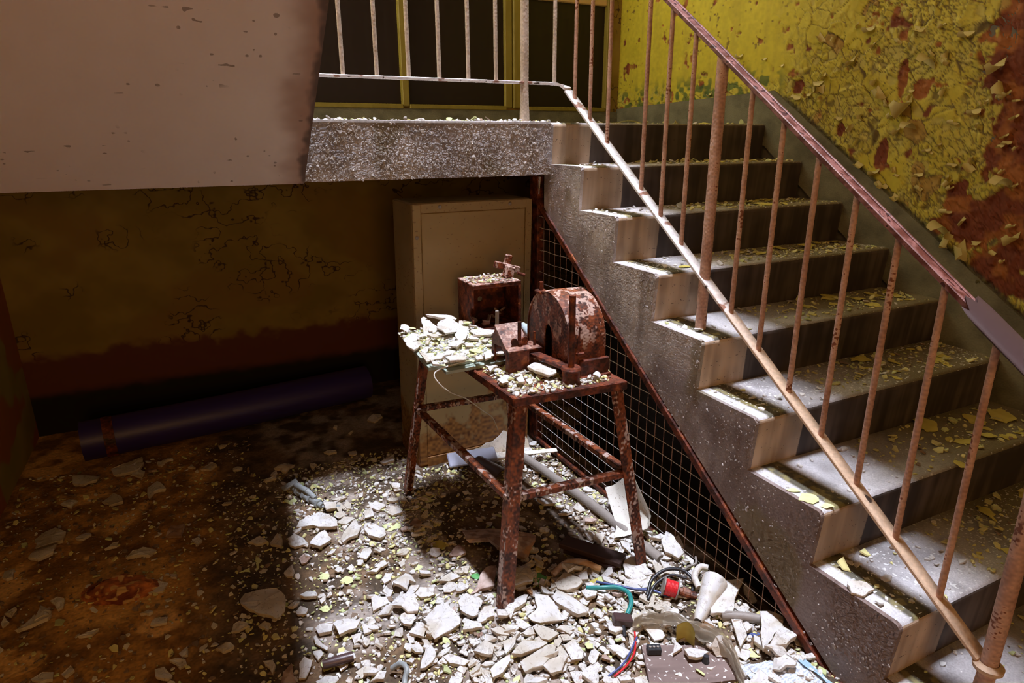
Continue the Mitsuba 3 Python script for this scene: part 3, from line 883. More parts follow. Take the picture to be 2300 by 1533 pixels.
# the arched guard of the grinder
gd = thing('wheel_guard', 'big arched rusty wheel guard with a keyhole slot, right side of the stand', 'wheel guard')
ya, yb, zb, zs, xg0, xg1 = -.835, -.545, ZP, .842, -.385, -.250
yc, rr_ = (ya + yb) / 2, (yb - ya) / 2
arch = [(ya, zb), (ya, zs)] + [(yc - rr_ * math.cos(t), zs + rr_ * math.sin(t)) for t in np.linspace(0, np.pi, 25)] + [(yb, zb)]
slot = Polygon([(yc - .026, zb - .01), (yc - .026, .835)] + [(yc - .026 * math.cos(t), .835 + .042 * math.sin(t)) for t in np.linspace(0, np.pi, 9)] + [(yc + .026, zb - .01)])
add('face_plate', prism(Polygon(arch).difference(slot), 'x', xg0, xg0 + .004), 'm_rustpaint', gd)
oy = np.array(arch)
inn = np.array([(yc + (y - yc) * .965, zs + (z - zs) * .965 if z > zs else z) for y, z in arch])
ns = len(arch)
xs_ = [xg0 - .004, xg0 + .012, xg0 + .05, xg1 - .03, xg1 - .006, xg1]
sc = [1.0, 1.012, 1.016, 1.012, 1.0, .97]
vv, ff = [], []
for x, s in zip(xs_, sc):
    vv += [(x, yc + (y - yc) * s, z if z <= zs + 1e-9 else zs + (z - zs) * s) for y, z in arch]
    vv += [(x, *p) for p in inn]
vv = np.array(vv)
for i in range(len(xs_) - 1):
    for j in range(ns - 1):
        a = i * 2 * ns + j
        b = a + 2 * ns
        ff += [[a, a + 1, b + 1], [a, b + 1, b]]
        a += ns
        b += ns
        ff += [[a, b + 1, a + 1], [a, b, b + 1]]
for e in (0, (len(xs_) - 1) * 2 * ns):
    for j in range(ns - 1):
        ff += [[e + j, e + j + ns, e + j + ns + 1], [e + j, e + j + ns + 1, e + j + 1]]
add('shell', (vv, np.array(ff)), 'm_rustpaint', gd, smooth=45)
add('end_plate', prism(arch, 'x', xg1 - .012, xg1 - .008), 'm_rust', gd)
add('skirt', cat(box(xg0 + .03, xg1 + .006, ya - .012, ya + .004, zb, zb + .062, .003), box(xg0 + .03, xg1 + .010, ya - .022, ya, zb, zb + .010, .002)), 'm_rust', gd, 'dark blistered foot of the guard')
add('bolt', cat(cyl((-.375, -.62, .974), (-.375, -.62, 1.006), .0075, 6), box(-.392, -.356, -.645, -.600, .968, .978, .003)), 'm_rust', gd)
add('hinge_strap', cat(bar((xg1 - .105, ya - .004, .90), (xg1 - .112, ya - .008, .815), .004, .005), box(xg0 + .018, xg0 + .045, ya - .014, ya, .808, .818, .002)), 'm_rust', gd)

rs = thing('tool_rest', 'upright rusty rod in a round base with a flat arm, before the wheel guard', 'tool rest')
add('rod', cyl((-.398, -.862, ZP + .045), (-.398, -.862, 1.012), .0105, 16), 'm_rust', rs, smooth=40)
add('base', shift(lathe([(0, .056), (.029, .056), (.033, .050), (.031, .046), (.028, .042), (.029, 0), (0, 0)], 22), (-.398, -.862, ZP)), 'm_rust', rs, smooth=30)
add('arm', bar((-.398, -.845, ZP + .046), (-.428, -.60, ZP + .040), .036, .012, c=.002), 'm_rust', rs)

vb = thing('vice_block', 'house-shaped rusty steel block with a wing nut at the front of the stand', 'vice')
vp = [(-.702, ZP), (-.702, .806), (-.680, .812), (-.615, .862), (-.592, .856), (-.562, .812), (-.562, ZP)]
hol = Polygon([(-.672, ZP - .01), (-.672, .780), (-.640, .806), (-.585, .80), (-.585, ZP - .01)])
add('side', prism(Polygon(vp).difference(hol), 'x', -.535, -.529), 'm_rust', vb)
add('side', prism(vp, 'x', -.468, -.462), 'm_rust', vb)
add('front', box(-.529, -.468, -.702, -.694, ZP, .800, .001), 'm_rust', vb)
add('web', bar((-.50, -.685, ZP + .005), (-.50, -.60, .845), .05, .004), 'm_rust', vb)
add('rear', box(-.529, -.468, -.568, -.562, ZP, .812), 'm_rust', vb)
add('top_plate', cat(bar((-.497, -.712, .806), (-.497, -.682, .8115), .088, .006, c=.001), bar((-.497, -.683, .812), (-.497, -.598, .870), .088, .006, c=.001)), 'm_rustpaint', vb)
add('bolt', cyl((-.488, -.682, .812), (-.488, -.682, .896), .0065, 12), 'm_rust', vb, smooth=40)
add('bolt', cyl((-.524, -.585, .85), (-.524, -.585, .914), .0065, 12), 'm_conduit', vb, smooth=40)
wing = []
for s in (-1, 1):
    a = np.linspace(0, 2 * np.pi, 14)[:-1]
    wing.append(xf(prism([(s * (.016 + .012 * math.cos(t)), .012 + .0145 * math.sin(t)) for t in a], 'y', -.0025, .0025), rotm([0, 1, 0], s * 18)))
add('wing_nut', shift(cat(*wing, lathe([(.0, .010), (.008, .010), (.010, 0), (0, 0)], 12)), (-.488, -.682, .822)), 'm_rust', vb)

br = thing('bearing_bracket', 'little rusty bracket with two thin pins beside the wheel guard slot', 'bracket')
add('block', cat(box(-.452, -.402, -.655, -.640, ZP, .785, .002), box(-.452, -.402, -.600, -.588, ZP, .785, .002), box(-.452, -.44, -.645, -.595, ZP + .02, .785)), 'm_rust', br)
add('cap', box(-.460, -.392, -.664, -.580, .785, .792, .002), 'm_rustpaint', br)
for x, y, h in ((-.438, -.598, .052), (-.408, -.635, .048)):
    add('pin', cyl((x, y, .79), (x, y, .792 + h), .0042, 10), 'm_rust', br)

bt = thing('bottle', 'pale blue-grey plastic nozzle bottle lying behind the vice block', 'bottle')
bp = lathe([(0, 0), (.018, 0), (.0195, .004), (.0195, .075), (.0185, .080), (.0195, .086), (.017, .105), (.011, .118), (.0115, .136), (.004, .142), (.003, .172), (0, .173)], 20)
dirn = np.array([.03, .19, .010])
R4 = trimesh.geometry.align_vectors([0, 0, 1], dirn / np.linalg.norm(dirn))
add('body', shift(xf(bp, R4), (-.325, -.478, ZP + .040)), 'm_bottle', bt, smooth=35)
wr = thing('wire_end', 'thin pale wire hanging off the glass sheet towards the cabinet', 'wire')
add('strand', tube(spline([(-.52, -.575, ZG + .004), (-.68, -.60, ZG + .004), (-.762, -.618, ZG - .008), (-.752, -.632, ZG - .045), (-.70, -.595, .655), (-.60, -.47, .57), (-.49, -.36, .46), (-.42, -.30, .39), (-.37, -.24, .30)], 40), .0021, 6), 'm_plastic', wr)

# ------------------------------------------------------------------ larger things among the rubble
k = thing('plastic_hood', 'white moulded plastic hood leaning on the wire mesh behind the right leg', 'hood')
TLc, TRc, BRc, BLc = [np.array(a) for a in ((-.035, -.586, .118), (-.030, -.733, .275), (-.030, -.905, .125), (-.118, -.815, .045))]
n = 13
u, v = np.meshgrid(np.linspace(0, 1, n), np.linspace(0, 1, n))
nrm = np.cross(TRc - TLc, BLc - TLc)
nrm /= np.linalg.norm(nrm)
nrm *= -np.sign(nrm[0])
S = ((1 - u) * (1 - v))[..., None] * TLc + (u * (1 - v))[..., None] * TRc + (u * v)[..., None] * BRc + ((1 - u) * v)[..., None] * BLc
dish = .020 * np.maximum(sm(.80, 1, u), sm(.2, 0, u)) + .026 * sm(.78, 1, v) - .014 * np.exp(-((u - .5) / .16) ** 2 - ((v - .5) / .22) ** 2)
S = S + dish[..., None] * nrm * -1 * -1
S = S.reshape(-1, 3)
add('shell', cat((S, grid(n, n)), (S - nrm * .003, grid(n, n)[:, ::-1])), 'm_plastic', k, smooth=60)
k = thing('floor_pole', 'grey-brown steel tube lying on the floor along the wire mesh', 'tube')
add('tube', tube([(-.17, .06, .035), (-.150, -.13, .045), (-.107, -.573, .055), (-.092, -.99, .062)], .019, 16), 'm_conduit', k, smooth=40)
k = thing('timber_strip', 'thin pale strip lying across the end of the floor tube', 'strip')
add('strip', bar((-.185, -.035, .050), (.000, -.100, .060), .034, .006, c=.001), 'm_plastic', k)
k = thing('slate_tile', 'blue-grey rounded tile propped against the cabinet foot', 'tile')
add('tile', shift(xf(box(-.115, .115, -.042, .042, -.006, .006, .004), rotm([0, 0, 1], -9) @ rotm([1, 0, 0], 24)), (-.378, .035, .046)), 'm_bluegrey', k)
k = thing('scalloped_panel', 'broken white panel with a scalloped edge standing at the cabinet foot', 'panel')
sp = [(-.195, 0), (-.198, .045), (-.17, .038), (-.12, .046), (-.095, .062), (-.06, .064), (-.02, .088), (0, .108), (.03, .092), (.07, .085), (.095, .088), (.115, .05), (.12, .0)]
add('panel', shift(xf(prism(sp, 'y', 0, .012), rotm([0, 0, 1], -7) @ rotm([1, 0, 0], -28)), (-.19, .055, .018)), 'm_shard', k)
add('foot', shift(xf(box(-.16, .12, -.055, .0, 0, .014, .003), rotm([0, 0, 1], -7)), (-.185, .060, .012)), 'm_shard', k)
k = thing('bent_sheet', 'curled brown sheet lying before the blue-grey tile', 'sheet')
u, v = np.meshgrid(np.linspace(-.5, .5, 9), np.linspace(-.5, .5, 9))
bs = np.stack([.13 * u + .05 * v * 0, .15 * v, .045 * np.cos(u * 2.6) - .010 + .02 * v], -1)
bs = xf((bs.reshape(-1, 3), grid(9, 9)), rotm([0, 0, 1], 28))
add('sheet', shift(cat(bs, (bs[0] - [0, 0, .003], bs[1][:, ::-1])), (-.345, -.085, .028)), 'm_brown', k, smooth=50)
k = thing('dark_plank', 'dark brown varnished plank in the shade under the stand, by the right leg', 'plank')
add('plank', cat(bar((-.345, -.745, .062), (-.212, -.935, .060), .064, .020, c=.003), bar((-.340, -.765, .046), (-.236, -.930, .044), .05, .012)), 'm_darkwood', k)
k = thing('timber_board', 'flat grey weathered board with terminal block on it, foreground of the rubble', 'board')
add('board', prism([(-.385, -1.272), (-.165, -1.385), (-.20, -1.50), (-.46, -1.415)], 'z', .034, .050), 'm_wood', k)
k = thing('terminal_block', 'small black terminal block lying on the grey board', 'terminal block')
tb = box(-.020, .020, -.012, .012, 0, .020, .002)
add('body', shift(xf(tb, rotm([0, 0, 1], -25)), (-.372, -1.312, .0505)), 'm_black', k)
for s in (-.011, .0, .011):
    add('screw', shift(xf(cyl((s, 0, .0195), (s, 0, .0215), .0036, 10), rotm([0, 0, 1], -25)), (-.372, -1.312, .0505)), 'm_conduit', k)
k = thing('coil', 'bobbin of bright red copper wire among the shards by the mesh', 'coil')
ax = np.array([.060, -.050, -.016])
R4 = trimesh.geometry.align_vectors([0, 0, 1], ax / np.linalg.norm(ax))
place = lambda m_: shift(xf(m_, R4), (-.190, -1.122, .082))
add('winding', place(lathe([(.018, .006)] + [(.0255 + .0008 * (i % 2), .006 + .038 * i / 18) for i in range(19)] + [(.018, .044)], 22)), 'm_red', k)
for z in (0, .044):
    add('flange', place(lathe([(0, z), (.031, z), (.031, z + .004), (0, z + .004)], 22)), 'm_conduit', k)
add('core', place(lathe([(0, .046), (.012, .046), (.012, .062), (.017, .064), (.017, .086), (.013, .088), (.013, .108), (0, .110)], 16)), 'm_rustpaint', k, 'grey metal core with an orange band')
for pts, r_, mat, nm, lab in (
    ([(-.245, -1.115, .06), (-.205, -1.085, .085), (-.145, -1.080, .10), (-.092, -1.105, .095), (-.085, -1.150, .08), (-.115, -1.175, .07)], .0055, 'm_black', 'cable', 'thick black cable looped behind the red coil'),
    ([(-.25, -1.125, .052), (-.20, -1.098, .075), (-.14, -1.10, .09), (-.10, -1.13, .085)], .0045, 'm_black', 'cable', 'second black cable lying under the loop behind the red coil'),
    ([(-.115, -1.135, .075), (-.085, -1.098, .085), (-.05, -1.080, .08), (-.02, -1.083, .085), (.0, -1.06, .09)], .0040, 'm_conduit', 'cable', 'short grey cable curling up against the wire mesh'),
    ([(-.395, -.99, .052), (-.362, -1.02, .062), (-.318, -1.045, .066), (-.300, -1.085, .068), (-.318, -1.128, .066), (-.352, -1.155, .055)], .0075, 'm_teal', 'hose', 'teal green hose curving over the shards'),
    ([(-.355, -.985, .058), (-.31, -1.035, .064), (-.265, -1.075, .062), (-.215, -1.105, .06), (-.18, -1.15, .052)], .0042, 'm_blue', 'cable', 'dark blue cable running from the teal hose to the red coil'),
    ([(-.520, -1.330, .045), (-.470, -1.318, .052), (-.425, -1.292, .056), (-.395, -1.255, .058), (-.375, -1.225, .055)], .0028, 'm_red', 'wire', 'thin red wire running to the grey board'),
    ([(-.535, -1.322, .044), (-.478, -1.312, .054), (-.435, -1.285, .054), (-.385, -1.250, .06)], .0030, 'm_blue', 'wire', 'thin blue wire twisted with the red one'),
    ([(-.110, -1.305, .075), (-.06, -1.345, .082), (-.01, -1.385, .080), (.045, -1.405, .070)], .0155, 'm_conduit', 'conduit', 'curved grey conduit lying at the right end of the wire mesh'),
    ([(-1.062, -1.02, .035), (-1.040, -1.035, .055), (-1.03, -1.062, .055), (-1.045, -1.088, .038), (-1.05, -1.15, .030)], .0075, 'm_grey', 'hook', 'bent grey metal hook at the bottom edge of the rubble'),
    ([(-.455, -.868, .040), (-.40, -.86, .062), (-.345, -.885, .066), (-.30, -.93, .052)], .011, 'm_clay', 'handle', 'curved brownish ceramic handle under the stand front')):
    k = thing(nm, lab, nm)
    add('run', tube(spline(pts, 30), r_, 10), mat, k, smooth=50)
k = thing('switch_box', 'little brown box lying at the end of the teal hose', 'box')
add('body', shift(xf(box(-.030, .030, -.018, .018, -.013, .013, .004), rotm([0, 0, 1], -20) @ rotm([0, 1, 0], 12)), (-.382, -1.172, .060)), 'm_brown', k)
add('plug', cyl((-.388, -1.185, .052), (-.402, -1.215, .040), .0055, 8), 'm_black', k)
k = thing('tap', 'grey metal tap fitting at the far left edge of the lit rubble', 'tap')
ta, tb_ = np.array([-1.172, .150, .030]), np.array([-1.082, -.050, .026])
at = lambda t: tuple(ta + (tb_ - ta) * t)
add('body', cat(tube([at(0), at(.42)], .013, 16), tube([at(.40), at(.62)], .017, 16), tube([at(.60), at(1.0)], [.014, .012], 16)), 'm_grey', k, smooth=40)
for t in (.18, .40, .60, .86):
    add('nut', tube([at(t), at(t + .055)], .0205, 6), 'm_grey', k)
add('spout', cat(tube([(-1.158, .125, .050), (-1.122, .045, .056)], .0125, 14), tube([(-1.126, .054, .056), (-1.100, .0, .040)], [.0125, .010], 14)), 'm_grey', k, smooth=40)
add('lever', bar((-1.215, .135, .040), (-1.150, .150, .060), .034, .010, c=.003), 'm_grey', k)
add('nib', bar((-1.085, -.06, .03), (-1.012, -.075, .022), .014, .008, c=.003), 'm_grey', k)
k = thing('ceramic_spout', 'white tapering ceramic spout standing up beside the red coil', 'spout')
fn = lathe([(.012, -.085), (.019, -.06), (.026, 0), (.038, .065), (.040, .085), (.033, .085), (.022, 0), (.012, -.06)], 22)
R4 = trimesh.geometry.align_vectors([0, 0, 1], np.array([.14, .085, .035]) / .168)
add('spout', shift(xf(fn, R4), (-.115, -1.242, .085)), 'm_shard', k, smooth=40)
add('loop', tube(spline([(-.10, -1.19, .09), (-.085, -1.15, .10), (-.05, -1.135, .115), (-.03, -1.15, .115)], 14), .011, 10), 'm_shard', k, smooth=40)
for (x, y), s, lab in (((-.205, -1.372), .020, 'rounded white pebble on the right side of the grey board'), ((-.078, -1.372), .021, 'oblong white pebble below the grey conduit'), ((-.096, -1.352), .017, 'small round white pebble by the grey conduit')):
    k = thing('pebble', lab, 'pebble')
    ic = trimesh.creation.icosphere(2, s)
    vv = np.array(ic.vertices) * [1.25, .85, .7]
    vv *= (1 + .25 * (nz(vv[:, 0], vv[:, 1], vv[:, 2], 40, 2, int(s * 1e4)) - .5))[:, None]
    add('stone', shift((vv, np.array(ic.faces)), (x, y, .050 + .7 * s)), 'm_shard', k, smooth=True)
k = thing('blue_bush', 'short dark blue plastic bush under the grey conduit', 'bush')
add('body', cyl((-.108, -1.385, .062), (-.06, -1.405, .062), .0085, 12), 'm_blue', k)
k = thing('rubber_plug', 'small dark rubber plug on the grey board', 'plug')
add('body', shift(lathe([(0, .022), (.007, .022), (.009, .012), (.011, 0), (0, 0)], 12), (-.262, -1.405, .050)), 'm_black', k)
k = thing('plastic_film', 'crumpled yellowed clear plastic film over the shards below the red coil', 'plastic film')
u, v = np.meshgrid(np.linspace(0, 1, 40), np.linspace(-.5, .5, 14))
cen = spline([(-.365, -1.205, .075), (-.29, -1.235, .088), (-.235, -1.30, .084), (-.20, -1.37, .086), (-.195, -1.43, .082), (-.235, -1.52, .070)], 39)
cen = np.array([cen[int(i * (len(cen) - 1) / 39)] for i in range(40)])
w = np.interp(u, [0, .25, .5, .75, 1], [.024, .04, .06, .045, .055]) * v
S = cen[None, :, :] + np.stack([w * .75, w * .55, 0 * w], -1)
S[..., 2] += .030 * (nz(S[..., 0], S[..., 1], 0, 38, 3, 77) - .5) + .014 * np.sin(v * 16 + u * 9) - .10 * v ** 2 * .3
add('film', (S.reshape(-1, 3), grid(40, 14)), 'm_film', k, smooth=True)
for q, dz, lab in (([(-.245, -1.520), (-.195, -1.466), (-.030, -1.520), (-.05, -1.62), (-.2, -1.62)], 0, 'crumpled sheet of old newspaper at the foot of the mesh, bottom edge'),):
    k = thing('newspaper', lab, 'newspaper')
    g = np.linspace(0, 1, 22)
    u, v = np.meshgrid(g, g)
    P0, P1, P2, P3 = [np.array(a) for a in (q[1], q[2], q[3], q[4])]
    S2 = ((1 - u) * (1 - v))[..., None] * P0 + (u * (1 - v))[..., None] * P1 + (u * v)[..., None] * P2 + ((1 - u) * v)[..., None] * P3
    zz = .060 + .022 * (nz(S2[..., 0], S2[..., 1], 0, 26, 3, 90) - .5) + .02 * u
    S3 = np.concatenate([S2, zz[..., None]], -1).reshape(-1, 3)
    add('sheet', cat((S3, grid(22, 22)), (S3 - [0, 0, .0015], grid(22, 22)[:, ::-1])), 'm_paper', k, smooth=60)
k = thing('blue_rag', 'scrap of pale blue cloth beside the newspaper at the stair foot', 'rag')
u, v = np.meshgrid(np.linspace(0, 1, 14), np.linspace(0, 1, 14))
S = np.stack([-.055 + .06 * u, -1.53 - .12 * v, .075 - .02 * u + .02 * nz(u, v, 0, 3, 3, 93)], -1).reshape(-1, 3)
B['m_rag'] = pr(rgb(.27, .40, .52), .8)
add('cloth', cat((S, grid(14, 14)), (S - [0, 0, .002], grid(14, 14)[:, ::-1])), 'm_rag', k, smooth=60)
k = thing('brick_lump', 'crumbled orange-red brick lump on the dark floor at the left', 'brick')
ic = trimesh.creation.icosphere(4, 1.0)
vv = np.array(ic.vertices)
vv = vv * (.55 + .9 * nz(vv[:, 0], vv[:, 1], vv[:, 2], 1.9, 5, 17))[:, None] * [.105, .062, .040]
B['m_brick'] = pr(proc(c_brick), .9)
add('lump', shift(xf((vv, np.array(ic.faces)), rotm([0, 0, 1], -20)), (-1.793, -.272, .018)), 'm_brick', k)
k = thing('dark_roll', 'short dark brown roll lying at the bottom edge, left of the hook', 'roll')
add('roll', tube([(-1.235, -.915, .030), (-1.19, -.922, .033), (-1.150, -.925, .034)], [.0125, .0145, .0135], 16), 'm_brown', k, smooth=40)
k = thing('bent_flake', 'large olive paint flake standing bent on edge below the red coil', 'paint flake')
u, v = np.meshgrid(np.linspace(-.5, .5, 9), np.linspace(0, 1, 7))
S = np.stack([.055 * u, .022 * np.cos(u * 3) - .008 * v, .075 * v * (1 - .5 * u ** 2)], -1).reshape(-1, 3)
S = xf((S, grid(9, 7)), rotm([0, 0, 1], -60))
add('flake', shift(cat(S, (S[0] + [.0012, .0012, 0], S[1][:, ::-1])), (-.268, -1.325, .040)), 'm_flakeyellow', k, smooth=50)

